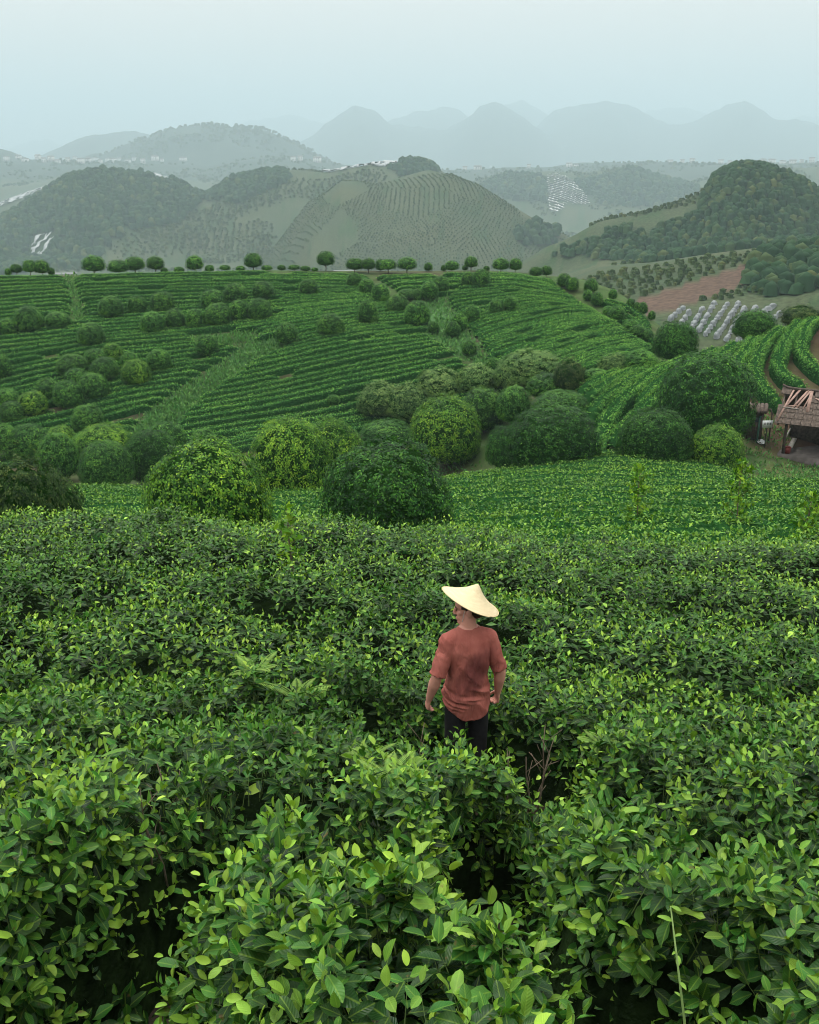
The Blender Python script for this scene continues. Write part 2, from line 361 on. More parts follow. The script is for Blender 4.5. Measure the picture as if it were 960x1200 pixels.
def far_z(x, y):
    yy = np.maximum(y, 60.0); u = x / yy
    z = np.interp(yy, [60, 200, 330, 700, 1500, 3000, 8000, 14000], [-40, -62, -78, -98, -125, -150, -215, -260]) + 3.0 * vnoise(xy3(x, y, 1 / 160.0), 3)
    for k, ((sk, D, s, w, ro), (ru, rz)) in enumerate(zip(RIDGES, RZ)):
        wig = 1 + 0.05 * vnoise(np.stack([u * 9, np.full_like(u, k * 7.3), np.zeros_like(u)], -1), 11)
        zr = np.interp(u, ru, rz)
        edge = np.where(u < ru[0], ru[0] - u, np.where(u > ru[-1], u - ru[-1], 0))
        dr = yy - D * wig; w = max(w, D * .045) if k else w
        hz = zr - s * (np.sqrt(dr * dr + w * w) - w) - edge * D * 0.5
        if k >= 9:
            hz = hz + (ro * 3.2 if k < 12 else .0075 * D) * fbm(np.stack([x / (D * .026), y / (D * .026), np.full_like(x, k)], -1), 5, 21)
        elif k >= 1:
            hz = hz + 0.012 * D * 0.5 * fbm(np.stack([x / (D * .06), y / (D * .06), np.full_like(x, k)], -1), 3, 21)
        m = 2.0 + D * .002                                       # soft maximum
        d = hz - z; z = z + 0.5 * (d + np.sqrt(d * d + m * m)) - 0.0
    return z
def H(x, y):
    x = np.atleast_1d(np.asarray(x, float)); y = np.atleast_1d(np.asarray(y, float))
    sh = x.shape; x = x.ravel(); y = y.ravel()
    t = sstep(130, 188, y); z = np.zeros_like(x)
    a = t < 1; b = t > 0
    if a.any(): z[a] += near_z(x[a], y[a]) * (1 - t[a])
    if b.any(): z[b] += far_z(x[b], y[b]) * t[b]
    return z.reshape(sh)
TS_NEAR = np.concatenate([np.arange(0.8, 30, .1), np.arange(30, 130, .4)]); TS_ALL = np.concatenate([np.arange(10, 260, .5), np.geomspace(260, 12000, 500)])
def hit(px, py, dz=0.0, far=False):
    """where the ray of each photo pixel meets the ground (raised by dz); returns points (N,3)"""
    TS = TS_ALL if far else TS_NEAR
    d = ray(np.atleast_1d(np.asarray(px, float)), np.atleast_1d(np.asarray(py, float))); out = np.zeros_like(d)
    d = d / d[:, 1:2]
    for i, q in enumerate(d):
        P = TS[:, None] * q; g = P[:, 2] - H(P[:, 0], P[:, 1]) - dz
        k = np.argmax(g < 0)
        if g[k] >= 0: k = len(TS) - 1
        t = TS[k]
        if k > 0 and g[k] < 0: t = TS[k - 1] + (TS[k] - TS[k - 1]) * g[k - 1] / (g[k - 1] - g[k])
        out[i] = q * t
    return out

# land cover, as plain base colours held per vertex
def poly_in(px, py, poly):
    poly = np.asarray(poly, float); r = np.zeros(np.shape(px), bool); n = len(poly)
    for i in range(n):
        x1, y1 = poly[i]; x2, y2 = poly[(i + 1) % n]
        c = ((y1 > py) != (y2 > py)) & (px < (x2 - x1) * (py - y1) / (y2 - y1 + 1e-12) + x1); r ^= c
    return r
FOREST = [  # wooded patches on the far hills: outline and distance range
    ([(640, 300), (700, 280), (730, 262), (760, 275), (820, 245), (830, 215), (850, 193), (880, 190), (940, 212), (1000, 245), (1000, 320), (820, 312)], 340, 505),
    ([(-60, 200), (70, 215), (95, 195), (150, 200), (200, 205), (245, 225), (210, 262), (150, 270), (100, 315), (0, 318), (-60, 320)], 850, 1200),
    ([(370, 250), (385, 222), (400, 208), (425, 208), (440, 235), (430, 262), (385, 262), (340, 275)], 480, 760),
    ([(470, 215), (520, 205), (540, 212), (536, 238), (490, 240)], 480, 720),
    ([(598, 275), (625, 262), (655, 270), (650, 288), (612, 290)], 600, 900),
    ([(455, 196), (480, 185), (505, 190), (515, 204), (470, 206)], 1050, 1240),
    ([(560, 220), (590, 205), (640, 208), (700, 212), (740, 196), (800, 216), (850, 235), (780, 245), (700, 240), (600, 236)], 1500, 2010),
    ([(230, 232), (262, 212), (330, 198), (345, 210), (280, 240)], 1050, 1240),
    ([(880, 300), (1000, 285), (1000, 345), (905, 350), (870, 335)], 190, 255),
    ([(-80, 260), (20, 290), (40, 330), (-80, 330)], 800, 1200),
]
NETS = [  # pale netting laid over orchard rows, far off
    ([(640, 206), (655, 202), (672, 212), (690, 232), (693, 240), (668, 240), (650, 252), (643, 246)], 1400, 2100),
    ([(-10, 240), (35, 215), (66, 211), (64, 218), (30, 232), (0, 242)], 1250, 1800),
    ([(36, 290), (44, 274), (65, 274), (64, 284), (50, 302), (36, 304)], 800, 1400),
    ([(148, 199), (165, 200), (200, 209), (195, 214), (170, 206)], 950, 1350),
    ([(376, 200), (400, 192), (450, 190), (466, 190), (466, 196), (420, 196), (380, 204)], 1050, 1400),
]
SOIL = [([(740, 352), (790, 336), (830, 322), (888, 306), (900, 314), (870, 335), (800, 358), (755, 372)], 185, 260)]

nr = 430
radii = np.geomspace(0.6, 14000, nr)
angs = np.radians(np.concatenate([np.arange(-180, -34, 8), np.linspace(-33, 33, 391), np.arange(42, 181, 8)]))
na = len(angs)
RR, AA = np.meshgrid(radii, angs, indexing='ij')
VX = (RR * np.sin(AA)); VY = (RR * np.cos(AA))
VZ = H(VX.ravel(), VY.ravel()).reshape(VX.shape)
back = VY < 0
VZ = np.where((np.abs(AA) > 1.2) & (RR > 60), np.minimum(VZ, 40), VZ)
def ground_colours(P):
    px, py, f = project(P); x, y = P[:, 0], P[:, 1]
    n1 = fbm(xy3(x, y, 1 / 6.0), 4, 5) * .5 + .5; n2 = fbm(xy3(x, y, 1 / 45.0), 4, 9) * .5 + .5
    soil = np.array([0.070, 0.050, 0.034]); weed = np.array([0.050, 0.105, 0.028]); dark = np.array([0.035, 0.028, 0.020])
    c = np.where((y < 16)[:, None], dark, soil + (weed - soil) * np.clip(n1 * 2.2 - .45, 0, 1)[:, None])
    rs = poly_in(px, py, [(838, 385), (1010, 345), (1010, 545), (845, 530)]) & (y > 45) & (y < 92)
    c = np.where(rs[:, None], np.array([0.085, 0.048, 0.034]) + (weed - np.array([0.085, 0.048, 0.034])) * np.clip(n1 * 2 - .8, 0, .7)[:, None], c)
    # grass clearing beside the hut
    gr = poly_in(px, py, [(860, 575), (900, 545), (1000, 548), (1000, 600), (930, 600)]) & (y < 62) & (y > 30)
    c = np.where(gr[:, None], np.array([0.085, 0.10, 0.035]) * (0.7 + .6 * n1[:, None]), c)
    for pp in ([(150, 520), (170, 486), (205, 462), (235, 440), (270, 420), (290, 402), (335, 396), (330, 412), (300, 424), (262, 450), (232, 470), (215, 490), (195, 520)], [(500, 395), (500, 352), (520, 350), (572, 425), (552, 425)]):
        k = poly_in(px, py, pp) & (y > 60) & (y < 120); c[k] = np.array([0.045, 0.115, 0.032]) * (.8 + .4 * n1[k, None])
    far = y > 150
    lowv = np.array([0.034, 0.066, 0.036]); dry = np.array([0.078, 0.090, 0.042]); green = np.array([0.036, 0.070, 0.028])
    fc = lowv * (1 - n2[:, None]) + dry * n2[:, None]
    fc = np.where((n1 > .62)[:, None], green, fc)
    for poly, a, b in FOREST:
        k = poly_in(px, py, poly) & (y > a) & (y < b); fc[k] = [0.030, 0.060, 0.026]
    for poly, a, b in SOIL:
        k = poly_in(px + 14 * (n1 - .5), py + 9 * (n2 - .5), poly) & (y > a) & (y < b); fc[k] = np.array([0.095, 0.064, 0.047]) * (0.85 + .3 * n1[k, None])
    m = y > 2300; fc[m] = np.array([0.018, 0.042, 0.030]) * (1 - n2[m, None]) + np.array([0.05, 0.075, 0.052]) * n2[m, None]
    c = np.where(far[:, None], fc, c)
    return np.concatenate([c, np.ones((len(c), 1))], 1)

def ground_material():
    m, nt, b = new_mat('ground'); L = nt.links
    at = N(nt, 'ShaderNodeAttribute', attribute_name='leafcol')
    tc = N(nt, 'ShaderNodeTexCoord')
    n1 = N(nt, 'ShaderNodeTexNoise'); n1.inputs['Scale'].default_value = 0.9; n1.inputs['Detail'].default_value = 10
    L.new(tc.outputs['Object'], n1.inputs['Vector'])
    mr = N(nt, 'ShaderNodeMapRange'); mr.inputs['From Min'].default_value = 0.3; mr.inputs['From Max'].default_value = 0.7
    mr.inputs['To Min'].default_value = 0.65; mr.inputs['To Max'].default_value = 1.35; L.new(n1.outputs[0], mr.inputs['Value'])
    hs = N(nt, 'ShaderNodeHueSaturation'); L.new(at.outputs['Color'], hs.inputs['Color']); L.new(mr.outputs[0], hs.inputs['Value'])
    L.new(hs.outputs[0], b.inputs['Base Color']); b.inputs['Roughness'].default_value = 0.95; b.inputs['Specular IOR Level'].default_value = 0.15
    n2 = N(nt, 'ShaderNodeTexNoise'); n2.inputs['Scale'].default_value = 7; n2.inputs['Detail'].default_value = 8
    L.new(tc.outputs['Object'], n2.inputs['Vector'])
    bp = N(nt, 'ShaderNodeBump'); bp.inputs['Strength'].default_value = 0.5; bp.inputs['Distance'].default_value = 0.06
    L.new(n2.outputs[0], bp.inputs['Height']); L.new(bp.outputs[0], b.inputs['Normal'])
    return m
M_GROUND = ground_material()
def ground_piece(name, i0, i1):
    P = np.stack([VX[i0:i1], VY[i0:i1], VZ[i0:i1]], -1).reshape(-1, 3)
    n = i1 - i0; idx = np.arange(n * na).reshape(n, na)
    nxt = np.roll(idx, -1, axis=1)
    f = np.stack([idx[:-1], nxt[:-1], nxt[1:], idx[1:]], -1)[:, :].reshape(-1, 4)
    o = link(name, make_mesh(name, P, f, M_GROUND, col=ground_colours(P)))
    tag(o, kind='structure'); return o
i200 = int(np.searchsorted(radii, 150)); i2k = int(np.searchsorted(radii, 2400))
g0 = ground_piece('ground', 0, i200 + 1)
g1 = ground_piece('hills', i200, i2k + 1)
g2 = ground_piece('mountains', i2k, nr)
print('ground z', VZ.min(), VZ.max())

# ------------------------------------------------------------------ leaves
def leaf_template(ts, ws, mid=True):
    """rows along the leaf: (t, half width); returns (s, t, w) per vertex and triangles"""
    V = [(0.0, ts[0], 0.0)]; F = []; rows = []
    for t, w in zip(ts[1:-1], ws[1:-1]):
        b = len(V); cols = (-1, 0, 1) if mid else (-1, 1)
        for s in cols: V.append((s, t, w))
        rows.append(list(range(b, b + len(cols))))
    V.append((0.0, ts[-1], 0.0)); e = len(V) - 1
    for a, b in zip(rows[0][:-1], rows[0][1:]): F.append((0, b, a))
    for r0, r1 in zip(rows[:-1], rows[1:]):
        for k in range(len(r0) - 1): F += [(r0[k], r0[k + 1], r1[k + 1]), (r0[k], r1[k + 1], r1[k])]
    for a, b in zip(rows[-1][:-1], rows[-1][1:]): F.append((a, b, e))
    return np.array(V, float), np.array(F, int)
LT0 = leaf_template([0, .1, .28, .48, .68, .86, 1.0], [0, .48, .88, 1.0, .90, .58, 0])
LT1 = leaf_template([0, .3, .68, 1.0], [0, .92, .88, 0])
LT2 = leaf_template([0, .5, 1.0], [0, 1.0, 0])
LT3 = leaf_template([0, .5, 1.0], [0, 1.0, 0], mid=False)

def leaf_arrays(T, p, d, n, L, W, curl, fold, col):
    """p,d,n (N,3); L,W,curl,fold (N,); col (N,3) -> verts, tris, vcol, uv"""
    V, F = T; N_ = len(p); k = len(V)
    s = V[:, 0][None, :, None]; t = V[:, 1][None, :, None]; w = V[:, 2][None, :, None]
    side = np.cross(d, n)
    Lx = L[:, None, None]; Wx = W[:, None, None]
    wav = 0.06 * np.sin(t * 9 + curl[:, None, None] * 20) * s
    v = p[:, None, :] + d[:, None, :] * (t * Lx) + side[:, None, :] * (s * w * Wx * 0.5) \
        + n[:, None, :] * (fold[:, None, None] * np.abs(s) * w * Wx * 0.5 - curl[:, None, None] * t * t * Lx + wav * Wx)
    f = (F[None] + (np.arange(N_) * k)[:, None, None]).reshape(-1, 3)
    c = np.concatenate([np.repeat(col, k, axis=0), np.ones((N_ * k, 1))], 1)
    uv = np.tile(np.stack([V[:, 0] * .5 * np.maximum(V[:, 2], .15) + .5, V[:, 1]], -1), (N_, 1))
    return v.reshape(-1, 3), f, c, uv

class Bag:
    """gathers leaf arrays into one mesh"""
    def __init__(s): s.v = []; s.f = []; s.c = []; s.u = []; s.m = []; s.n = 0
    def add(s, v, f, c, u, mi=0):
        if len(v) == 0: return
        s.v.append(v); s.f.append(f + s.n); s.c.append(c); s.u.append(u); s.m.append(np.full(len(f), mi)); s.n += len(v)
    def mesh(s, name, mats):
        return make_mesh(name, np.concatenate(s.v), np.concatenate(s.f), mats, col=np.concatenate(s.c), uv=np.concatenate(s.u), mi=np.concatenate(s.m))

def rand_unit(n):
    return nrm(rng.normal(size=(n, 3)))

def shoots(p, nor, m, size=1.0, vigor=None):
    """tea shoots at points p with surface normals; m leaves each, spiralling up the stem.
    returns dict of per-leaf arrays"""
    n = len(p)
    ax = nrm(nor * 0.65 + np.array([0, 0, 0.75]) + rng.normal(size=(n, 3)) * 0.30)
    a = nrm(np.cross(ax, rand_unit(n))); b = np.cross(ax, a)
    sl = rng.uniform(0.07, 0.17, n) * size
    out = {k: [] for k in ('p', 'd', 'n', 'L', 'W', 'curl', 'fold', 'col')}
    ph0 = rng.uniform(0, 2 * PI, n); tone = rng.uniform(0, 1, n)
    if vigor is None: vigor = np.full(n, 0.5)
    for i in range(m):
        q = i / max(m - 1, 1)
        ph = ph0 + i * 2.4 + rng.normal(0, .3, n)
        el = np.radians(92 - 58 * q ** 1.4 + rng.normal(0, 14, n))
        rad = np.cos(ph)[:, None] * a + np.sin(ph)[:, None] * b
        d = nrm(rad * np.sin(el)[:, None] + ax * np.cos(el)[:, None])
        nn = ax - d * (ax * d).sum(-1, keepdims=True)
        nn = nrm(nn + rng.normal(size=(n, 3)) * 0.22); nn = nrm(nn - d * (nn * d).sum(-1, keepdims=True))
        L = (0.090 - 0.045 * q ** 1.5) * rng.uniform(.72, 1.22, n) * size
        W = L * rng.uniform(.42, .57, n)
        out['p'].append(p + ax * (sl * q)[:, None] + rad * 0.006); out['d'].append(d); out['n'].append(nn)
        out['L'].append(L); out['W'].append(W); out['curl'].append(rng.uniform(-.02, .26, n) * (1.1 - .7 * q)); out['fold'].append(rng.uniform(.08, .5, n) + .25 * q)
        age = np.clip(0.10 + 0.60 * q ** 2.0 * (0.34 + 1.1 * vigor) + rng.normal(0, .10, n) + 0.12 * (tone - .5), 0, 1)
        age = np.where(rng.random(n) < .035, rng.uniform(.6, 1, n), age)
        out['col'].append(np.stack([rng.uniform(0, 1, n), age, rng.uniform(0, 1, n)], -1))
    r = {k: np.concatenate(v) for k, v in out.items()}
    r['stem'] = (p - ax * 0.10, p + ax * sl[:, None])
    return r

def pick(L, k): return {q: v[k] for q, v in L.items() if q != 'stem'}
def leaves_to(bag, T, L, mi=0):
    if len(L['p']): bag.add(*leaf_arrays(T, L['p'], L['d'], L['n'], L['L'], L['W'], L['curl'], L['fold'], L['col']), mi)

# ------------------------------------------------------------------ the near tea field: hedges divided by narrow walking gaps
def gap_line(pts, top=0.9):
    a = np.array(pts, float); q = hit(a[:, 0], a[:, 1], top); q[:, 2] = 0
    return q[:, :2], a[:, 2]
GAPS_PX = {   # (px, py, half width in metres)
    'g1': [(-120, 1100, .2), (20, 1075, .20), (80, 1082, .22), (135, 1120, .22), (165, 1190, .20), (185, 1260, .18)],
    'g2': [(-260, 1075, .14), (-60, 1065, .15), (60, 1050, .17), (150, 1005, .15), (250, 955, .14), (310, 935, .11), (400, 948, .13), (480, 985, .20), (560, 1000, .27), (640, 1045, .26), (710, 1080, .26), (765, 1115, .20), (815, 1185, .14), (860, 1280, .10)],
    'g3': [(-260, 800, .12), (0, 790, .12), (200, 768, .15), (330, 783, .20), (430, 806, .22), (500, 822, .34), (545, 832, .60), (590, 834, .55), (645, 880, .22), (760, 920, .20), (850, 952, .22), (960, 968, .22), (1100, 1000, .16)],
    'path': [(580, 915, .18), (572, 960, .20), (560, 1000, .20)],
    'g4': [(-200, 712, .10), (100, 700, .10), (300, 694, .10), (480, 715, .10), (620, 752, .12), (760, 775, .12), (960, 800, .12), (1100, 820, .1)],
    'g5': [(-200, 655, .10), (200, 650, .10), (480, 665, .10), (700, 690, .12), (960, 715, .12), (1100, 722, .1)],
    'g6': [(-200, 622, .10), (200, 622, .10), (480, 638, .10), (700, 655, .10), (960, 672, .12), (1100, 675, .1)],
}
GL = {k: gap_line(v) for k, v in GAPS_PX.items()}
def seg_dist(x, y, line):
    """distance beyond the edge of a gap (negative inside it)"""
    P, w = line; best = np.full(x.shape, 9.0)
    for i in range(len(P) - 1):
        a, b = P[i], P[i + 1]; ab = b - a
        t = np.clip(((x - a[0]) * ab[0] + (y - a[1]) * ab[1]) / (ab @ ab + 1e-9), 0, 1)
        d = np.hypot(x - a[0] - t * ab[0], y - a[1] - t * ab[1])
        best = np.minimum(best, d - .85 * (w[i] + (w[i + 1] - w[i]) * t))
    return best
YEND = 14.6
def canopy(x, y):
    """height of the tea above the ground"""
    h = 0.92 + 0.14 * vnoise(xy3(x, y, 1 / 1.1), 31) + 0.10 * vnoise(xy3(x, y, 1 / .42), 32) + 0.075 * vnoise(xy3(x, y, 1 / .19), 33)
    jx = 0.09 * vnoise(xy3(x, y, 1 / .35), 41); jy = 0.09 * vnoise(xy3(x, y, 1 / .35), 42)
    for k in GL:
        d = seg_dist(x + jx, y + jy, GL[k])
        deep = 0.92 if k in ('g1', 'g2', 'g3', 'path') else 0.36
        rnd = 0.30 if k in ('g1', 'g2', 'g3', 'path') else 0.42
        q = np.clip(d / rnd, 0, 1)
        h = h * (1 - deep * (1 - np.sqrt(1 - (1 - q) ** 2)))
    # the low bush in the dark hollow beside the nearest hedge
    low = np.interp(x, GL['g1'][0][:, 0], GL['g1'][0][:, 1])
    h = np.where((y < low) & (x < GL['g1'][0][-1, 0] + .05), h * .80, h)
    return h
def gcurve(k):
    P = GL[k][0]; o = np.argsort(P[:, 0]); return P[o, 0], P[o, 1]
GC = {k: gcurve(k) for k in GL}
def hedge_id(x, y):
    def above(k): return y > np.interp(x, *GC[k])
    i = np.full(x.shape, 1)                                   # nearest hedge
    i = np.where((~above('g1')) & (x < GL['g1'][0][-1, 0]), 0, i)
    pth = np.interp(y, np.sort(GL['path'][0][:, 1]), GL['path'][0][np.argsort(GL['path'][0][:, 1]), 0])
    edge = GL['g2'][0]; right_of = x > edge[-1, 0]
    two = above('g2') | right_of
    i = np.where(two, np.where(x < pth, 2, 3), i)
    for n_, k in ((4, 'g3'), (5, 'g4'), (6, 'g5'), (7, 'g6')): i = np.where(above(k), n_, i)
    return i
HEDGES = {
    0: ('low shaded tea bush in the dark hollow beside the big leafy hedge', 'tea bush'),
    1: ('large leafed tea hedge with the biggest bright leaves, in front of the dark gap', 'tea hedge'),
    2: ('tea hedge with bare twigs and ferns, left of the person in the hat', 'tea hedge'),
    3: ('broad tea hedge right of the person, across the soil gap from the ferns', 'tea hedge'),
    4: ('tea hedge directly behind the person, its edge brushing the hands', 'tea hedge'),
    5: ('second tea hedge beyond the person in the straw hat', 'tea hedge'),
    6: ('third tea hedge beyond the person in the straw hat', 'tea hedge'),
    7: ('last tea hedge of the near slope, in front of the big round trees', 'tea hedge'),
}
PERSON_XY = at_D(548, 800, 6.65)[:2]

def near_field():
    n_try = 84000
    y = np.sqrt(rng.uniform(0.55 ** 2, YEND ** 2, n_try * 2)); x = rng.uniform(-1, 1, n_try * 2) * (0.52 * y + 1.5)
    # even density over the ground
    keep = rng.random(len(y)) < np.clip((0.52 * y + 1.5) / (0.52 * YEND + 1.5) / (y / YEND) * 0.55, 0, 1)
    x, y = x[keep], y[keep]
    e = 0.03
    def top(a, b): return H(a, b) + canopy(a, b)
    z = top(x, y); gxx = (top(x + e, y) - z) / e; gyy = (top(x, y + e) - z) / e
    area = np.sqrt(1 + gxx ** 2 + gyy ** 2)
    acc = rng.random(len(x)) < np.clip(area, 1, 5) / 5
    # three layers: crown shoots, deeper leaves
    x, y, z, gxx, gyy = x[acc], y[acc], z[acc], gxx[acc], gyy[acc]
    nor = nrm(np.stack([-gxx, -gyy, np.ones_like(x)], -1))
    # the steep sides of the hedges: shoots at every height
    k = np.where((gxx ** 2 + gyy ** 2 > 2.5) & (y < 8))[0]
    hx = canopy(x[k], y[k]); zs = z[k] - hx * rng.uniform(.05, .75, len(k)); sd = nrm(np.stack([-gxx[k], -gyy[k], np.full(len(k), .5)], -1))
    return np.concatenate([x, x[k]]), np.concatenate([y, y[k]]), np.concatenate([z, zs]), np.concatenate([nor, sd])
A = near_field()
nx, ny, nz_, nn_ = A
dist = np.hypot(nx, ny)
print('near shoots', len(nx), 'within 5 m', int((dist < 5).sum()))
hid = hedge_id(nx, ny)
vig = np.clip(0.5 + 0.45 * vnoise(xy3(nx, ny, 1 / .9), 51) + 0.25 * vnoise(xy3(nx, ny, 1 / .3), 52), 0, 1)
roots = {}
LEAF_MESH = []
def leaf_variants():
    for k in range(14):
        age = [0.08, 0.15, 0.22, 0.3, 0.12, 0.4, 0.5, 0.62, 0.75, 0.9, 0.2, 0.35, 0.05, 1.0][k]
        curl = 0.02 + 0.23 * random.random(); fold = 0.12 + .45 * random.random()
        v, f, c, u = leaf_arrays(LT0, np.zeros((1, 3)), np.array([[0, 1.0, 0]]), np.array([[0, 0, 1.0]]), np.ones(1), np.ones(1), np.array([curl]), np.array([fold * .45]),
                                 np.array([[random.random(), age, random.random()]]))
        LEAF_MESH.append((make_mesh('leaf', v, f, M_TEA, col=c, uv=u), age))
leaf_variants()
AGES = np.array([a for _, a in LEAF_MESH])
for h in range(8):
    k = np.where(hid == h)[0]
    if len(k) == 0: print('empty hedge', h); continue
    lab, cat = HEDGES[h]
    cx, cy_ = float(np.median(nx[k])), float(np.median(ny[k]))
    root = empty('tea_hedge' if h else 'tea_bush', (cx, cy_, float(H(cx, cy_)[0]))); roots[h] = root
    tag(root, lab, cat, 'tea hedges of the near slope')
    off = np.array([cx, cy_, root.location.z])
    bag = Bag(); stems = []
    P = np.stack([nx[k], ny[k], nz_[k]], -1); D = dist[k]; NN = nn_[k]; VG = vig[k]
    sets = []
    for lo, hi, m, T, dens in ((0, 3.7, 7, LT0, .9), (3.7, 7.5, 6, LT1, .8), (7.5, 10.5, 5, LT2, .66), (10.5, 99, 5, LT3, .66)):
        s = (D >= lo) & (D < hi) & (rng.random(len(D)) < dens)
        if not s.any(): continue
        depth = np.abs(rng.normal(0, .045, s.sum()))
        sh = shoots(P[s] - NN[s] * (depth[:, None] + .10), NN[s], m, 1.0 if hi < 10 else 1.08, VG[s] + (.22 if lo > 7 else .08))
        # deeper leaves that close the crown; old dark tone also paints inner shade
        s2 = s & (rng.random(len(D)) < .36)
        d2 = rng.uniform(.12, .28, s2.sum())
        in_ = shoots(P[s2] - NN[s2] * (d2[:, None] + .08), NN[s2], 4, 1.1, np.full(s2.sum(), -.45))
        sets.append((sh, in_, T))
        if hi < 8.1: stems.append(sh['stem'])
    if h in (0, 1, 2, 3, 4):
        # the 300 leaves that show largest are parts of their own
        si = 0 if len(sets[0][0]['p']) > 600 or len(sets) == 1 else 1
        big, inn, T = sets[si]
        px, py, f = project(big['p'] + big['d'] * (big['L'] * .5)[:, None])
        view = nrm(big['p']); face = np.abs((view * big['n']).sum(-1))
        score = np.where((px > -20) & (px < 980) & (py > 0) & (py < 1215), big['L'] * big['W'] / f ** 2 * (face + .05), 0)
        # only leaves near the outer skin
        order = np.argsort(-score)[:300]; order = order[score[order] > 0]
        print('hedge', h, 'leaf parts', len(order))
        for i in order:
            d, n = big['d'][i], big['n'][i]; sd = np.cross(d, n)
            j = int(np.argmin(np.abs(AGES - big['col'][i, 1]) + rng.random(len(AGES)) * .08))
            o = bpy.data.objects.new('leaf', LEAF_MESH[j][0]); COL.objects.link(o); o.parent = root
            R = Matrix(((sd[0], d[0], n[0]), (sd[1], d[1], n[1]), (sd[2], d[2], n[2]))).to_4x4()
            o.matrix_local = Matrix.Translation(big['p'][i] - off) @ R @ Matrix.Diagonal((big['W'][i], big['L'][i], big['L'][i], 1))
        rest = np.ones(len(big['p']), bool); rest[order] = False
        sets[si] = (pick(big, rest), inn, T)
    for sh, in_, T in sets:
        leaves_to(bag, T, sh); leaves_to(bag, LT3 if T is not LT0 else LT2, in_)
    me = bag.mesh('foliage', [M_TEA])
    me.transform(Matrix.Translation(-off.astype(float)))
    o = link('foliage', me, root); tag(o, kind='stuff')
    # woody shoots under the leaves
    if stems:
        a = np.concatenate([s[0] for s in stems]); b = np.concatenate([s[1] for s in stems])
        n = len(a); d = nrm(b - a); s1 = nrm(np.cross(d, rand_unit(n))) * .0028; s2 = np.cross(d, s1)
        v = np.stack([a + s1, a - s1 * .5 + s2 * .9, a - s1 * .5 - s2 * .9, b], 1) - off
        f = np.array([[0, 1, 3], [1, 2, 3], [2, 0, 3]])
        f = (f[None] + (np.arange(n) * 4)[:, None, None]).reshape(-1, 3)
        o = link('twigs', make_mesh('twigs', v.reshape(-1, 3), f, M_STEM), root); tag(o, kind='stuff')
# dense inner mass below each hedge's leaves, its colour carrying the gap shade
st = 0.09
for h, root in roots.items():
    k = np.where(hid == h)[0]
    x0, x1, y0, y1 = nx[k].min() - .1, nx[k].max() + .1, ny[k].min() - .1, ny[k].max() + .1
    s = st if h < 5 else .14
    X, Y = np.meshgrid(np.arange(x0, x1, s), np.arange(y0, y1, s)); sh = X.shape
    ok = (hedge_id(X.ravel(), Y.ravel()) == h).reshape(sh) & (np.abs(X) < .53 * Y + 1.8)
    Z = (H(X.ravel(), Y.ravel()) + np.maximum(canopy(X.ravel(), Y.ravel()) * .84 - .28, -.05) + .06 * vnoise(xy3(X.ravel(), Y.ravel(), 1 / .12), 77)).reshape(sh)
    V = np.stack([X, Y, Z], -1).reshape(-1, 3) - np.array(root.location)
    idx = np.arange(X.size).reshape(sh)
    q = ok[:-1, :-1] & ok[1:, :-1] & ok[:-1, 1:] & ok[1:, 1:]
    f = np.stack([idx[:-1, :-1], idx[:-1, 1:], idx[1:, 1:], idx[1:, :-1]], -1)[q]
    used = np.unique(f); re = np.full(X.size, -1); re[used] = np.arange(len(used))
    link('shaded_foliage_core', make_mesh('shaded_foliage_core', V[used], re[f], M_CORE), root)

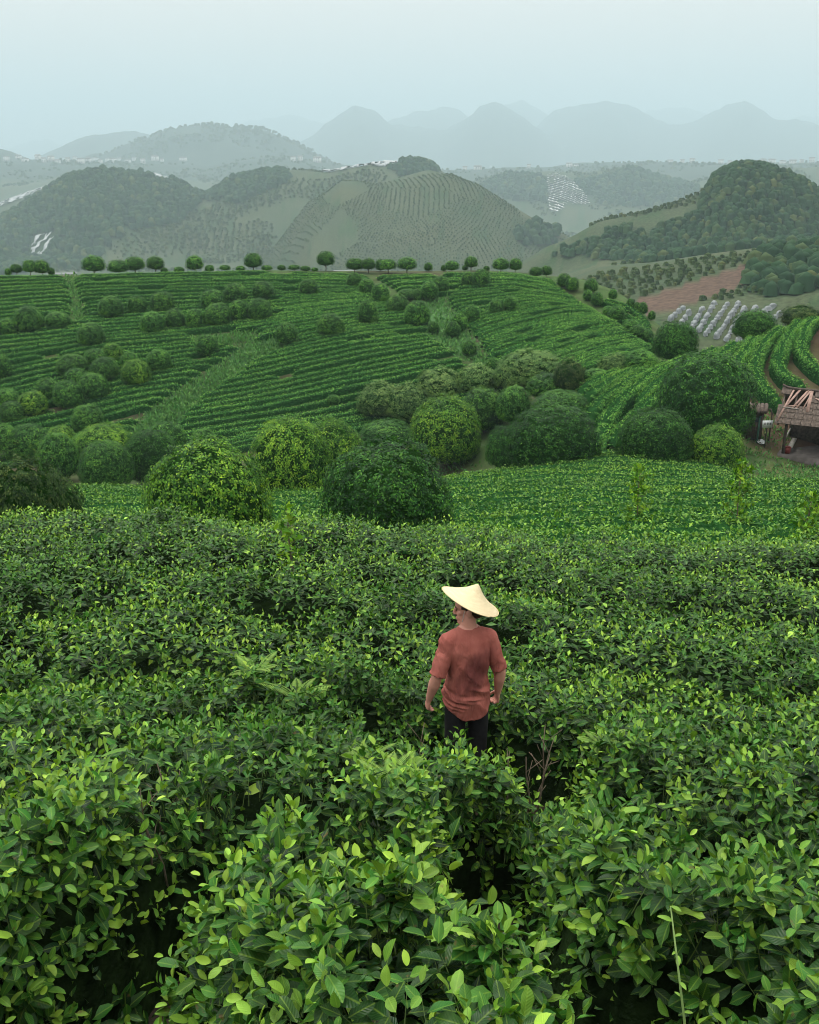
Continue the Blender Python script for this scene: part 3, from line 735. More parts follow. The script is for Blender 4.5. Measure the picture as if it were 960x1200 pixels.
# ------------------------------------------------------------------ round trees
def dome_point(u, zc=0.40, zb=0.05, flat=1.0):
    """unit direction -> point on the clipped dome (width 1, height 1)"""
    z = np.where(u[:, 2] > 0, zc + (1 - zc) * np.maximum(u[:, 2], 0) ** flat, zc + (zc - zb) * np.sign(u[:, 2]) * np.abs(u[:, 2]) ** 1.0)
    r = np.sqrt(np.maximum(1 - np.abs(u[:, 2]) ** 2.3, 0)) * .5
    h = nrm(np.concatenate([u[:, :2], np.zeros((len(u), 1))], 1) + 1e-9)
    return np.stack([h[:, 0] * r, h[:, 1] * r, z], -1)
def lumps(u, amp, freq, seed):
    return 1 + amp * fbm(u * freq + seed * 3.7, 3, seed) + amp * .45 * (np.abs(vnoise(u * 6.5 + seed, seed + 9)) * 2 - .7)
def crown_mesh(n, ll, mat, seed, amp=0.10, freq=2.6, clump=14, flat=0.9, asp=.5, loose=.03, bumps=0.0):
    nc = max(int(n / clump), 8)
    i = np.arange(nc) + .5                                        # even spread over the dome, jittered
    zz = 1 - 1.72 * i / nc; ph = i * 2.39996
    u = nrm(np.stack([np.cos(ph) * np.sqrt(np.maximum(1 - zz ** 2, 0)), np.sin(ph) * np.sqrt(np.maximum(1 - zz ** 2, 0)), zz], -1) + rng.normal(size=(nc, 3)) * .06)
    lm = lumps(u, amp, freq, seed)
    ctr = np.array([0, 0, .38])
    c = (dome_point(u, flat=flat) - ctr) * (lm + rng.normal(0, loose, nc))[:, None] + ctr
    keep = rng.random(nc) > .05
    c, u = c[keep], u[keep]; nc = len(c)
    cr = math.sqrt(2.6 / nc) * 1.0                                # clump radius
    k = np.repeat(np.arange(nc), clump)
    off = rand_unit(len(k)); out = nrm(u + np.array([0, 0, .25]))[k]
    off = nrm(off + out * .9)
    p = c[k] - out * cr * .45 + off * cr * rng.uniform(.5, 1.0, (len(k), 1)) * np.array([1, 1, .8])
    d = nrm(rand_unit(len(k)) + off * .3); d = nrm(d - .8 * nrm(u)[k] * (d * nrm(u)[k]).sum(-1, keepdims=True))
    n_ = nrm(nrm(u)[k] * 2.2 + off * .7 + rng.normal(size=off.shape) * .32); n_ = nrm(n_ - d * (n_ * d).sum(-1, keepdims=True))
    L = ll * rng.uniform(.65, 1.25, len(k))
    ca = np.clip(rng.normal(.38, .16, nc) + .25 * vnoise(c * 3 + seed, 5), 0, 1)[k]
    col = np.stack([rng.uniform(0, 1, len(k)), np.clip(ca + rng.normal(0, .20, len(k)), 0, 1), rng.uniform(0, 1, len(k))], -1)
    bag = Bag()
    v, f, cc, uv = leaf_arrays(LT3, p, d, n_, L, L * asp * rng.uniform(.8, 1.2, len(k)), rng.uniform(0, .25, len(k)), rng.uniform(.1, .4, len(k)), col)
    bag.add(v, f, cc, uv, 0)
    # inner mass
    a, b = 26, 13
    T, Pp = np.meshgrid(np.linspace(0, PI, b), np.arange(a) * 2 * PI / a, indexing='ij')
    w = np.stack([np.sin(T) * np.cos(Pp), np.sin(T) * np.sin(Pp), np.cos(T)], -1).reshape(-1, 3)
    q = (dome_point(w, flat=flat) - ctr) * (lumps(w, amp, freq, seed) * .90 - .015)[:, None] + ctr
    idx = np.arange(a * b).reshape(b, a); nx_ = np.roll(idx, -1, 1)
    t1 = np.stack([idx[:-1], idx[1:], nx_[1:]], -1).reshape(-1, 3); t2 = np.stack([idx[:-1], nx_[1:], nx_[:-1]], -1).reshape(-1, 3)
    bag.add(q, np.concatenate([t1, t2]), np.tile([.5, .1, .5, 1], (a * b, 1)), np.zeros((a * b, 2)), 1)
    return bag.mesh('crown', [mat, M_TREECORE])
def trunk_mesh(seed):
    m = MB(); r = random.Random(seed)
    m.tube([(0, 0, -.08), (r.uniform(-.01, .01), 0, .08), (r.uniform(-.02, .02), r.uniform(-.02, .02), .22), (r.uniform(-.03, .03), r.uniform(-.03, .03), .45)], [.036, .028, .024, .015], 7)
    for k in range(4):
        a = r.uniform(0, 6.28); m.tube([(0, 0, .14 + .04 * k), (.11 * math.cos(a), .11 * math.sin(a), .28 + .05 * k), (.24 * math.cos(a), .24 * math.sin(a), .42 + .06 * k)], [.015, .011, .006], 5)
    return m.mesh('trunk', M_BARK, True)
TRUNKS = [trunk_mesh(k) for k in range(3)]
CROWNS = {}
def crown(kind, lod, k):
    key = (kind, lod, k)
    if key not in CROWNS:
        n, ll = {2: (21000, .027), 1: (9500, .038), 0: (3000, .062)}[lod]
        mat = {'dark': M_TREE, 'bright': M_BRIGHT, 'pale': M_PALE, 'dusk': M_DUSK, 'deep': M_DEEP}[kind]
        amp, fr, lo = {'dark': (.10, 2.6, .018), 'deep': (.10, 2.6, .018), 'bright': (.11, 2.8, .020), 'pale': (.30, 2.4, .03), 'dusk': (.34, 2.6, .04)}[kind]
        if lod == 2: amp *= .9
        CROWNS[key] = crown_mesh(n, ll * (1.15 if kind in ('pale', 'dusk') else 1), mat, 5 + k * 3 + lod * 17 + len(kind), amp, fr, loose=lo)
    return CROWNS[key]
tree_n = 0
def tree(px, top, bot, w, kind='dark', D=None, label=None, group=None, name='round_tree', lod=None, tall=1.3, raised=False):
    global tree_n
    if D is None:
        q = hit(px, bot)[0]; Dc = q[1] + .30 * w * q[1] / FPX
    else: Dc = D
    q = at_D(px, bot, Dc); x, y = q[0], Dc; z = float(H(x, y)[0])
    slant = y * CP - z * SP
    W = w * slant / FPX; Ht = at_D(px, top, Dc)[2] - z
    Ht = min(max(Ht, W * .55), W * tall)
    if lod is None: lod = 2 if w > 58 else (1 if w > 27 else 0)
    nv = {2: 2, 1: 3, 0: 3}[lod] if kind == 'dark' else (2 if kind in ('bright', 'deep') else 1)
    k = tree_n % nv; tree_n += 1
    root = empty(name, (x, y, z - .02), random.uniform(0, 6.28)); root.scale = (W * random.uniform(.97, 1.03), W * random.uniform(.97, 1.03), Ht)
    root.rotation_euler.x = random.uniform(-.05, .05); root.rotation_euler.y = random.uniform(-.05, .05)
    c = link('crown', crown(kind, lod, k), root); link('trunk', TRUNKS[tree_n % 3], root)
    if raised: c.location.z = .10 + .12 * random.random(); c.scale.z = 1 - c.location.z
    tag(root, label, 'tree', group); return root

CREST = [(10, 314, 323, 8), (20, 309, 323, 14), (36, 304, 324, 17), (50, 304, 324, 18), (61, 313, 323, 8), (83, 311, 322, 13), (111, 299, 324, 26), (140, 304, 323, 24), (159, 300, 321, 24),
    (183, 300, 321, 20), (193, 313, 321, 9), (210, 312, 320, 12), (229, 299, 320, 21), (246, 310, 319, 11), (264, 310, 318, 13), (282, 311, 318, 11), (297, 296, 318, 21), (313, 313, 318, 13),
    (330, 310, 317, 10), (345, 310, 318, 14), (358, 311, 318, 12), (369, 313, 318, 8), (382, 294, 318, 21), (416, 302, 320, 21), (432, 302, 321, 17), (446, 303, 318, 11), (455, 303, 321, 20),
    (477, 301, 322, 22), (491, 297, 317, 17), (502, 307, 318, 10), (511, 309, 317, 8), (530, 305, 320, 16), (520, 310, 318, 7), (552, 300, 317, 16), (545, 310, 317, 7), (570, 311, 318, 8),
    (587, 302, 320, 20), (604, 302, 320, 15), (628, 312, 328, 16), (640, 311, 326, 14)]
FLANK = [(661, 320, 339, 17), (670, 324, 343, 16), (689, 339, 354, 12), (699, 342, 361, 14), (713, 358, 371, 14), (722, 358, 379, 20), (739, 374, 393, 20), (746, 380, 398, 20), (756, 385, 401, 16),
    (692, 326, 345, 16), (718, 338, 352, 10), (738, 348, 362, 9), (746, 350, 366, 9), (753, 351, 370, 12), (763, 361, 376, 9)]
FACE = [(581, 350, 371, 17), (599, 346, 369, 18), (10, 373, 396, 21), (36, 358, 393, 32), (69, 365, 389, 29), (131, 347, 377, 28), (162, 346, 371, 22), (191, 341, 369, 27), (180, 365, 395, 29),
    (206, 361, 389, 24), (230, 361, 388, 23), (109, 378, 410, 31), (250, 339, 365, 27), (244, 391, 421, 26), (277, 331, 358, 27), (309, 329, 354, 26), (257, 355, 387, 30),
    (282, 351, 380, 24), (306, 349, 379, 28), (362, 326, 349, 22), (337, 378, 408, 26), (388, 367, 398, 31), (431, 350, 384, 24)]
GULLY = [(415, 319, 340, 19), (430, 326, 348, 20), (447, 331, 358, 21), (467, 345, 370, 26), (489, 352, 385, 30), (477, 338, 353, 22), (490, 338, 355, 13), (503, 329, 354, 21), (516, 323, 346, 20),
    (548, 318, 339, 16), (563, 315, 340, 21), (553, 356, 382, 21), (537, 366, 392, 21), (531, 376, 397, 18), (508, 376, 393, 14), (550, 398, 420, 18)]
CLUSTER = [(114, 408, 430, 26, 'dark'), (87, 415, 446, 36, 'dark'), (154, 412, 436, 22, 'dark'), (125, 418, 451, 33, 'dark'), (187, 409, 440, 28, 'dark'), (2, 413, 448, 26, 'dark'),
    (91, 431, 457, 26, 'dark'), (112, 437, 474, 34, 'dark'), (57, 443, 472, 27, 'dark'), (82, 446, 484, 35, 'dark'), (41, 458, 492, 34, 'bright'), (10, 455, 482, 28, 'dark'),
    (17, 470, 500, 30, 'dark'), (105, 474, 512, 35, 'dark')]
for t in CREST:
    if t[3] >= 20: tree(*t, raised=True, label='full headed round tree standing out on the crest of the terraced hill', group='large crest trees')
    elif t[3] >= 13: tree(*t, raised=True, label='middle sized round tree on the crest of the terraced hill', group='middle sized crest trees')
    else: tree(*t, label='little bush on the crest between the larger round trees', group='little crest bushes')
for t in FLANK: tree(*t, label='round tree lining the sloping right flank of the terraced hill', group='round trees down the hill flank')
for t in FACE:
    if t[0] > 330: tree(*t, label='lone round tree among the terraces near the tree filled gully', group='lone trees near the gully')
    elif t[0] > 170 and t[0] < 320 and t[2] < 398: tree(*t, label='round tree in the double row across the middle of the terraces', group='double row of terrace trees')
    else: tree(*t, label='round tree on the terraces around the narrow upper path', group='terrace trees by the upper path')
for t in GULLY: tree(*t, label='round tree in the gully that divides the terraced hill', group='round trees in the gully')
for t in CLUSTER: tree(*t[:4], kind=t[4], label='round tree in the thick cluster below the weedy path on the hill', group='clustered round trees on the lower hill')
tree(133, 402, 426, 23, 'bright', label='small yellow green round tree at the top of the cluster on the hill')
tree(161, 421, 457, 34, 'bright', label='bright green round tree beside the weedy path on the hill')
tree(391, 462, 477, 16, label='tiny dark bush at the end of the lowest terrace rows')
# the vale between the near field and the terraced hill
VALE = [(10, 484, 545, 36, 'dark'), (38, 497, 545, 46, 'dark'), (72, 508, 566, 46, 'dark'), (73, 499, 530, 34, 'bright'), (198, 494, 535, 42, 'dark'), (241, 502, 535, 30, 'dark'), (105, 505, 545, 40, 'dark')]
for t in VALE: tree(*t[:4], kind=t[4], label='round tree in the shady row at the left foot of the terraced hill', group='round trees at the left foot of the hill')
tree(43, 510, 545, 30, 'bright', label='small yellow green tree squeezed between dark trees above the brownish shrubs')
tree(127, 497, 553, 66, 'bright', label='wide bright topped tree behind the rounded green tree')
tree(127, 517, 577, 60, 'dark', label='rounded green tree standing below the wide bright topped tree')
tree(181, 503, 570, 62, 'deep', label='very dark round tree beside the big bright green one')
tree(249, 516, 640, 140, 'bright', D=22.5, label='big bright green round tree rising just behind the left near hedge', name='round_tree')
tree(338, 489, 577, 92, 'bright', D=40, label='wide green tree joined to its taller neighbour, in front of the lowest terraces')
tree(390, 475, 572, 80, 'bright', D=42, label='tall bright green tree overlapping the wide green one below the terraces')
tree(455, 517, 640, 150, 'deep', D=22.0, label='biggest glossy dark round tree, just behind the middle of the near hedge')
tree(522, 465, 556, 80, 'bright', label='dense green tree behind the biggest glossy round tree')
tree(453, 495, 530, 62, 'dark', label='low wide bush between the glossy round tree and the bright tall tree')
tree(645, 475, 562, 108, 'deep', label='huge dark dome shaped tree at the upper edge of the lower tea field')
tree(589, 490, 556, 42, 'deep', label='narrow dark shrub tucked against the huge dome shaped tree')
tree(656, 458, 505, 64, 'dark', label='mid green tree peeping over the huge dome shaped tree')
tree(566, 455, 512, 52, 'dark', label='dark tree in the middle of the vale among pale trees')
tree(601, 452, 502, 42, 'dark', label='small dark green tree next to the pale trees in the vale')
tree(641, 437, 470, 46, 'dark', label='dark round bush in front of the large pale tree')
tree(577, 418, 436, 16, 'dark', label='tiny dark bush behind the pale trees under the gully')
PALE = [(447, 448, 497, 52), (478, 451, 500, 50), (516, 432, 474, 56), (560, 427, 464, 44), (600, 424, 460, 40), (720, 415, 444, 38)]
for t in PALE: tree(*t, kind='pale', name='pale_tree', label='pale olive green fluffy tree in the vale', group='pale trees in the vale')
tree(622, 411, 456, 74, 'pale', name='pale_tree', label='largest pale olive tree, below the right hand terraces')
tree(667, 421, 462, 34, 'dusk', name='pale_tree', label='grey green tree beside the largest pale tree')
# right hill
tree(789, 376, 427, 52, 'deep', label='dark ball shaped tree on the crest of the right hill', lod=2)
tree(882, 363, 400, 50, 'deep', label='dark tree with a ragged dome on the right hill skyline, next to the white nets')
tree(937, 358, 386, 44, 'dusk', label='brownish dark tree on the skyline at the end of the right hill rows')
tree(698, 432, 453, 34, label='small dark bush at the lower end of the right hill crest')
tree(750, 410, 443, 40, label='dark bush leaning below the ball shaped crest tree')
tree(822, 413, 530, 106, 'deep', label='very large dark domed tree covering the middle of the right hill')
tree(766, 479, 556, 84, 'deep', label='round tree in front of the very large domed tree, below the rows')
tree(836, 498, 562, 62, 'bright', label='bright green ball shaped bush beside the small shed')
# brownish wild shrubs at the left, just over the edge of the near hedge
for (px, top, bot, w, D) in ((22, 543, 615, 90, 17), (-45, 548, 615, 100, 17.5), (72, 556, 612, 62, 18)):
    tree(px, top, bot, w, 'dusk', D=D, name='wild_shrub', lod=2, tall=2.2, label='brownish wild shrub at the left end of the near hedge', group='wild shrubs over the hedge')

# ------------------------------------------------------------------ tea rows seen from farther off
def resample(P, step):
    P = np.asarray(P, float); s = np.concatenate([[0], np.cumsum(np.hypot(*np.diff(P[:, :2], axis=0).T))])
    n = max(int(s[-1] / step), 2); t = np.linspace(0, s[-1], n + 1)
    return np.stack([np.interp(t, s, P[:, 0]), np.interp(t, s, P[:, 1])], -1)
def smooth_line(P, it=2):
    P = np.asarray(P, float)
    for _ in range(it):
        q = P.copy(); q[1:-1] = (P[:-2] + 2 * P[1:-1] + P[2:]) / 4; P = q
    return P
def tea_row(P, width, height, step, tuft, ll, label, group, seed, name='tea_row', T=LT3, wob=.08, mat=None):
    """a hedge along the ground line P (x, y)"""
    mat = mat or M_TEAFAR
    P = smooth_line(resample(P, step), 3); n = len(P)
    z = H(P[:, 0], P[:, 1]); C = np.concatenate([P, z[:, None]], 1)
    t = nrm(np.gradient(P, axis=0)); sd = np.stack([t[:, 1], -t[:, 0]], -1)
    a = np.radians([-8, 35, 72, 108, 145, 188]); k = len(a)
    s_ = np.arange(n) * step
    taper = np.clip(np.minimum(s_, s_[::-1]) / .7 + .25, 0, 1) ** .5
    hv = height * taper * (1 + .09 * vnoise(np.stack([s_ / 1.3, np.full(n, seed * 1.7), np.zeros(n)], -1), 61))
    wv = width * .5 * (.6 + .4 * taper) * (1 + .07 * vnoise(np.stack([s_ / .9, np.full(n, seed * 2.3 + 9), np.zeros(n)], -1), 62))
    def surf(i, ang, off=0.0):
        ca, sa = np.cos(ang), np.sin(ang)
        rx = np.sign(ca) * np.abs(ca) ** .45; rz = np.sign(sa) * np.abs(sa) ** .5
        return C[i] + np.concatenate([sd[i] * (rx * (wv[i] + off))[:, None], (rz * (hv[i] + off))[:, None]], 1)
    I, Aa = np.meshgrid(np.arange(n), a, indexing='ij'); I = I.ravel(); Aa = Aa.ravel()
    V = surf(I, Aa, -.075); V += (wob * vnoise(V * 3.1, 63) * .6)[:, None] * np.concatenate([sd[I] * np.cos(Aa)[:, None], np.sin(Aa)[:, None]], 1)
    idx = np.arange(n * k).reshape(n, k)
    f1 = np.stack([idx[:-1, :-1], idx[:-1, 1:], idx[1:, 1:]], -1).reshape(-1, 3); f2 = np.stack([idx[:-1, :-1], idx[1:, 1:], idx[1:, :-1]], -1).reshape(-1, 3)
    bag = Bag()
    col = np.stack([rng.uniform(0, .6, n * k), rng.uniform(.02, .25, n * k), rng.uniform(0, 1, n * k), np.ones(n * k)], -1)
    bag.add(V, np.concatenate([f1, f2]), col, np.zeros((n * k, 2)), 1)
    m = int(tuft * s_[-1])
    i = rng.integers(0, n, m); fs = np.sign((sd[i] * -P[i]).sum(-1)); an = np.radians(np.clip(90 - 22 * fs + rng.normal(0, 42, m), -5, 185))
    fr = rng.uniform(-.5, .5, m)[:, None] * step
    p = surf(i, an, rng.normal(-.01, .03, m)) + np.concatenate([t[i] * fr, np.zeros((m, 1))], 1)
    nn = nrm(np.concatenate([sd[i] * np.cos(an)[:, None], np.sin(an)[:, None]], 1) + rng.normal(size=(m, 3)) * .3 + np.array([0, 0, .2]))
    d = nrm(rand_unit(m) + nn * .45); n2 = nrm(nn - d * (nn * d).sum(-1, keepdims=True))
    L = ll * rng.uniform(.6, 1.3, m)
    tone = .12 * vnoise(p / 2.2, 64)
    cl = np.stack([rng.uniform(0, 1, m), np.clip(rng.normal(.20, .15, m) + .45 * np.maximum(np.sin(an), 0) ** 3 + tone, 0, 1), rng.uniform(0, 1, m)], -1)  # younger towards the top: fresh flush, plus top light painted into the colour
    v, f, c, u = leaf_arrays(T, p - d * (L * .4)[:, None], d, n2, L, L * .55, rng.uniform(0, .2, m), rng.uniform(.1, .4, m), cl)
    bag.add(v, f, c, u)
    o0 = C[n // 2]
    me = bag.mesh(name, [mat, M_ROWCORE]); me.transform(Matrix.Translation(-o0))
    o = link(name, me); o.location = o0
    return tag(o, label, 'tea row', group)

ONES = ['', 'first', 'second', 'third', 'fourth', 'fifth', 'sixth', 'seventh', 'eighth', 'ninth', 'tenth', 'eleventh', 'twelfth', 'thirteenth', 'fourteenth', 'fifteenth', 'sixteenth', 'seventeenth', 'eighteenth', 'nineteenth']
def ordinal(n):
    if n < 20: return ONES[n]
    t = {2: ('twentieth', 'twenty'), 3: ('thirtieth', 'thirty'), 4: ('fortieth', 'forty'), 5: ('fiftieth', 'fifty')}[n // 10]
    return t[0] if n % 10 == 0 else t[1] + '-' + ONES[n % 10]
def pix_rows(keys, spacing, label, group, seed, cut=None, width=.80, height=.54, left=None):
    """rows interpolated between traced rows; keys = pixel polylines from the top of the slope downwards"""
    G = []
    for k in keys:
        a = np.array(k, float); uu = np.linspace(0, 1, 40)
        s = (a[:, 0] - a[0, 0]) / (a[-1, 0] - a[0, 0])
        q = hit(np.interp(uu, s, a[:, 0]), np.interp(uu, s, a[:, 1]), .35)
        G.append(q[:, :2])
    out = []
    for A_, B_ in zip(G[:-1], G[1:]):
        dd = np.percentile(np.abs(A_ - B_)[:, 1], 72) / math.cos(math.radians(18)); m = max(int(round(dd / spacing)), 1)
        for i in range(m): out.append(A_ + (B_ - A_) * i / m)
    out.append(G[-1]); cnt = 0
    for r, P in enumerate(out):
        P = smooth_line(P, 4)
        # break the row where the path, a gap or the weeds cross it
        q = resample(P, .4); zz = H(q[:, 0], q[:, 1]); X, Y, _ = project(np.stack([q[:, 0], q[:, 1], zz], -1))
        bad = np.zeros(len(q), bool)
        for c in (cut or []): bad |= poly_in(X, Y, c)
        for _ in range(rng.integers(0, 3)):
            g = rng.integers(0, len(q)); bad[g:g + rng.integers(1, 4)] = True
        bad[-1] = True; st_ = None
        for i in range(len(q)):
            if not bad[i] and st_ is None: st_ = i
            if bad[i] and st_ is not None:
                if i - st_ > 4:
                    tea_row(q[st_:i], width * rng.uniform(.92, 1.06), height * rng.uniform(.9, 1.1), .32, 98, .12, label % ordinal(r + 1), group, seed + r); cnt += 1
                st_ = None
    return cnt
PATHS = [[(77, 318), (83, 318), (90, 345), (97, 372), (92, 385), (88, 372), (83, 345)],
         [(150, 520), (170, 486), (205, 462), (235, 440), (270, 420), (290, 402), (335, 396), (330, 412), (300, 424), (262, 450), (232, 470), (215, 490), (195, 520)],
         [(500, 395), (512, 375), (500, 352), (520, 350), (540, 380), (560, 400), (572, 425), (552, 425)],
         [(225, 395), (300, 388), (300, 400), (235, 410)]]
KA = [[(-60, 327), (80, 324), (200, 321), (300, 319), (400, 321), (436, 324)],
      [(-60, 351), (80, 341), (200, 337), (300, 335), (400, 335), (442, 338)],
      [(-60, 382), (80, 374), (200, 367), (300, 360), (400, 350), (458, 347)],
      [(-60, 428), (60, 410), (120, 399), (200, 394), (300, 383), (400, 365), (484, 356)],
      [(-60, 470), (40, 443), (100, 430), (200, 418), (300, 403), (400, 383), (505, 374)],
      [(-60, 502), (60, 470), (150, 453), (220, 443), (300, 428), (400, 405), (518, 390)],
      [(-60, 524), (80, 500), (150, 480), (220, 465), (300, 452), (400, 430), (535, 404)],
      [(-60, 545), (100, 520), (180, 497), (250, 485), (300, 478), (400, 455), (550, 424)],
      [(100, 548), (200, 518), (260, 507), (330, 497), (420, 482), (560, 446)],
      [(100, 570), (200, 540), (300, 520), (420, 502), (560, 470)]]
KB = [[(442, 324), (520, 321), (600, 321), (652, 331)], [(470, 341), (540, 337), (600, 333), (668, 343)], [(505, 360), (560, 353), (620, 346), (690, 356)],
      [(545, 393), (600, 375), (660, 361), (704, 364)], [(566, 419), (620, 401), (680, 381), (728, 377)], [(570, 441), (640, 421), (700, 402), (748, 394)], [(600, 462), (660, 441), (720, 417), (768, 406)]]
KC = [[(698, 347), (735, 357), (764, 382)], [(706, 358), (738, 367), (766, 390)], [(720, 372), (745, 381), (768, 398)], [(738, 390), (756, 395), (772, 405)]]
na_ = pix_rows(KA, 1.0, 'clipped tea row on the terraced hill left of the gully, %s below the crest', 'tea rows on the left of the hill', 100, PATHS)
nb_ = pix_rows(KB, .98, 'clipped tea row on the terraced hill right of the gully, %s below the crest', 'tea rows right of the gully', 300, PATHS)
nc_ = pix_rows(KC, 1.0, 'short tea row beyond the tree line on the hill flank, %s from the top', 'tea rows beyond the tree line', 500)
print('hill rows', na_, nb_, nc_)
RROWS = [[(955, 374), (941, 393), (938, 415), (957, 437), (985, 452)], [(941, 378), (926, 393), (916, 412), (910, 431), (922, 446), (945, 460)],
    [(921, 386), (900, 399), (891, 412), (883, 434), (888, 449), (904, 468), (916, 474)], [(885, 397), (875, 412), (863, 428), (855, 452)], [(866, 404), (847, 418), (835, 431), (822, 455)],
    [(843, 411), (816, 424), (791, 440), (766, 456), (750, 474)], [(812, 420), (785, 431), (763, 443), (738, 463), (722, 478), (705, 505)], [(786, 427), (754, 440), (729, 456), (706, 472), (690, 492)],
    [(763, 431), (732, 442), (707, 456), (686, 470)], [(782, 456), (764, 472), (742, 494), (720, 520)], [(790, 470), (772, 488), (752, 512), (738, 535)], [(985, 372), (975, 395), (985, 425), (1010, 440)],
    [(735, 436), (705, 448), (680, 462)], [(715, 500), (700, 520), (690, 540)]]
RLAB = ['curved tea row on the right hill directly above the hut roof', 'second curved tea row on the right hill counting from above the hut roof', 'tea row on the right hill ending in a hook above the small shed',
    'tea row on the right hill just right of the very large domed tree', 'tea row on the right hill running into the top of the very large domed tree', 'tea row passing just below the ball shaped crest tree, right of its trunk',
    'long tea row slanting down from the ball shaped crest tree', 'tea row slanting down the left part of the right hill, second beyond the crest tree', 'short tea row along the left shoulder of the right hill',
    'tea row just left of the very large domed tree', 'short tea row between the very large domed tree and the round tree below it', 'tea row on the right hill behind the far end of the hut roof',
    'last short tea row on the left rim of the right hill', 'short low tea row beside the huge dome shaped tree']
for i, r in enumerate(RROWS):
    a = np.array(r, float); q = hit(a[:, 0], a[:, 1], .5)[:, :2]
    tea_row(q, 1.15, .92, .3, 260, .105, RLAB[i], 'tea rows on the right hill', 700 + i)
# lower field, rows lying across the slope
yk = 15.2; i = 0
while yk < 48:
    lx = -0.50 * yk - 3 if yk > 24 else -0.5; rx = 0.50 * yk + 3
    xs = np.arange(lx, rx, .8)
    ys = yk + .02 * xs + .5 * np.sin(xs / 8 + .3) + .15 * np.sin(xs * .9 + i)
    if yk > 40:
        zz = H(xs, ys); X, Y, _ = project(np.stack([xs, ys, zz], -1)); k = ~(poly_in(X, Y, [(870, 600), (872, 540), (1100, 530), (1100, 612), (935, 612)]))
        k &= ~(poly_in(X, Y, [(540, 575), (540, 556), (580, 552), (580, 568)])); xs, ys = xs[k], ys[k]
    if len(xs) > 4:
        near = yk < 24
        tea_row(np.stack([xs, ys], -1), 1.24, .84 + .08 * random.random(), .4, 320 if near else 215, .092 if near else .108,
                'tea row lying across the lower field, %s beyond the last near hedge' % ordinal(i + 1), 'tea rows of the lower field', 900 + i, T=LT3, mat=M_TEAMID)
    yk += 1.4; i += 1

# ------------------------------------------------------------------ weeds on the path and bare ground
def blades(polys, n_per, ll, name, label, dz=0.0, mat=None, far=False):
    bag = Bag(); pts = []
    for poly, n in zip(polys, n_per):
        a = np.array(poly, float); k = 0
        px = rng.uniform(a[:, 0].min(), a[:, 0].max(), n * 3); py = rng.uniform(a[:, 1].min(), a[:, 1].max(), n * 3)
        ok = poly_in(px, py, a); px, py = px[ok][:n], py[ok][:n]
        g = hit(px[:max(n // 8, 4)], py[:max(n // 8, 4)])
        q = np.repeat(g, 8, axis=0)[:n]; q[:, :2] += rng.normal(0, .35, (len(q), 2)); pts.append(q)
    p = np.concatenate(pts); p[:, 2] = H(p[:, 0], p[:, 1]); m = len(p)
    d = nrm(rng.normal(size=(m, 3)) * .6 + np.array([0, 0, .8])); nn = rand_unit(m) + np.array([0, -.4, .6]); nn = nrm(nn - d * (nn * d).sum(-1, keepdims=True))
    L = ll * rng.uniform(.5, 1.4, m)
    col = np.stack([rng.uniform(0, 1, m), np.clip(rng.normal(.5, .22, m), 0, 1), rng.uniform(0, 1, m)], -1)
    bag.add(*leaf_arrays(LT3, p, d, nn, L, L * .35, rng.uniform(0, .5, m), rng.uniform(.1, .4, m), col))
    o = link(name, bag.mesh(name, [mat or M_WEED])); tag(o, label, kind='stuff'); return o
blades(PATHS + [[(300, 395), (430, 390), (430, 400), (300, 412)]], [900, 5000, 2200, 1200, 500], .34, 'weeds', 'bright weeds overgrowing the path between the terraces')
blades([[(690, 545), (870, 540), (1000, 545), (1000, 575), (700, 556)], [(872, 575), (900, 548), (1000, 548), (1000, 612), (935, 608)], [(845, 470), (925, 480), (925, 535), (850, 540)], [(100, 520), (560, 490), (560, 560), (100, 575)]],
       [900, 3200, 1200, 2600], .22, 'grass', 'short grass and weeds around the hut and under the trees')

# ------------------------------------------------------------------ far woods and orchards
def blob(nseg, rows, seed):
    r = np.random.default_rng(seed); V = [(0, 0, 1.0)]; F = []
    for j in range(rows):
        t = (j + 1) / rows * 1.75
        for i in range(nseg):
            a = 2 * PI * (i + .5 * (j % 2)) / nseg; s = 1 + r.uniform(-.16, .16)
            V.append((math.sin(t) * math.cos(a) * s, math.sin(t) * math.sin(a) * s, math.cos(t) * s))
    for i in range(nseg): F.append((0, 1 + i, 1 + (i + 1) % nseg))
    for j in range(rows - 1):
        for i in range(nseg):
            a, b = 1 + j * nseg + i, 1 + j * nseg + (i + 1) % nseg; c, d = a + nseg, b + nseg
            F += [(a, c, d), (a, d, b)]
    return np.array(V), np.array(F)
def far_mat(name, c1, c2, c3):
    m, nt, b = new_mat(name); L = nt.links
    at = N(nt, 'ShaderNodeAttribute', attribute_name='leafcol'); sp = N(nt, 'ShaderNodeSeparateColor'); L.new(at.outputs['Color'], sp.inputs[0])
    rp = ramp(nt, [(0, c1), (.55, c2), (1, c3)]); L.new(sp.outputs[0], rp.inputs[0]); L.new(rp.outputs[0], b.inputs['Base Color'])
    b.inputs['Roughness'].default_value = .9; b.inputs['Specular IOR Level'].default_value = .1
    return m
M_WOOD = far_mat('far_woodland', (0.010, 0.032, 0.016), (0.024, 0.062, 0.026), (0.075, 0.100, 0.034))
M_ORCH = far_mat('far_orchard', (0.024, 0.048, 0.018), (0.045, 0.076, 0.026), (0.085, 0.105, 0.034))
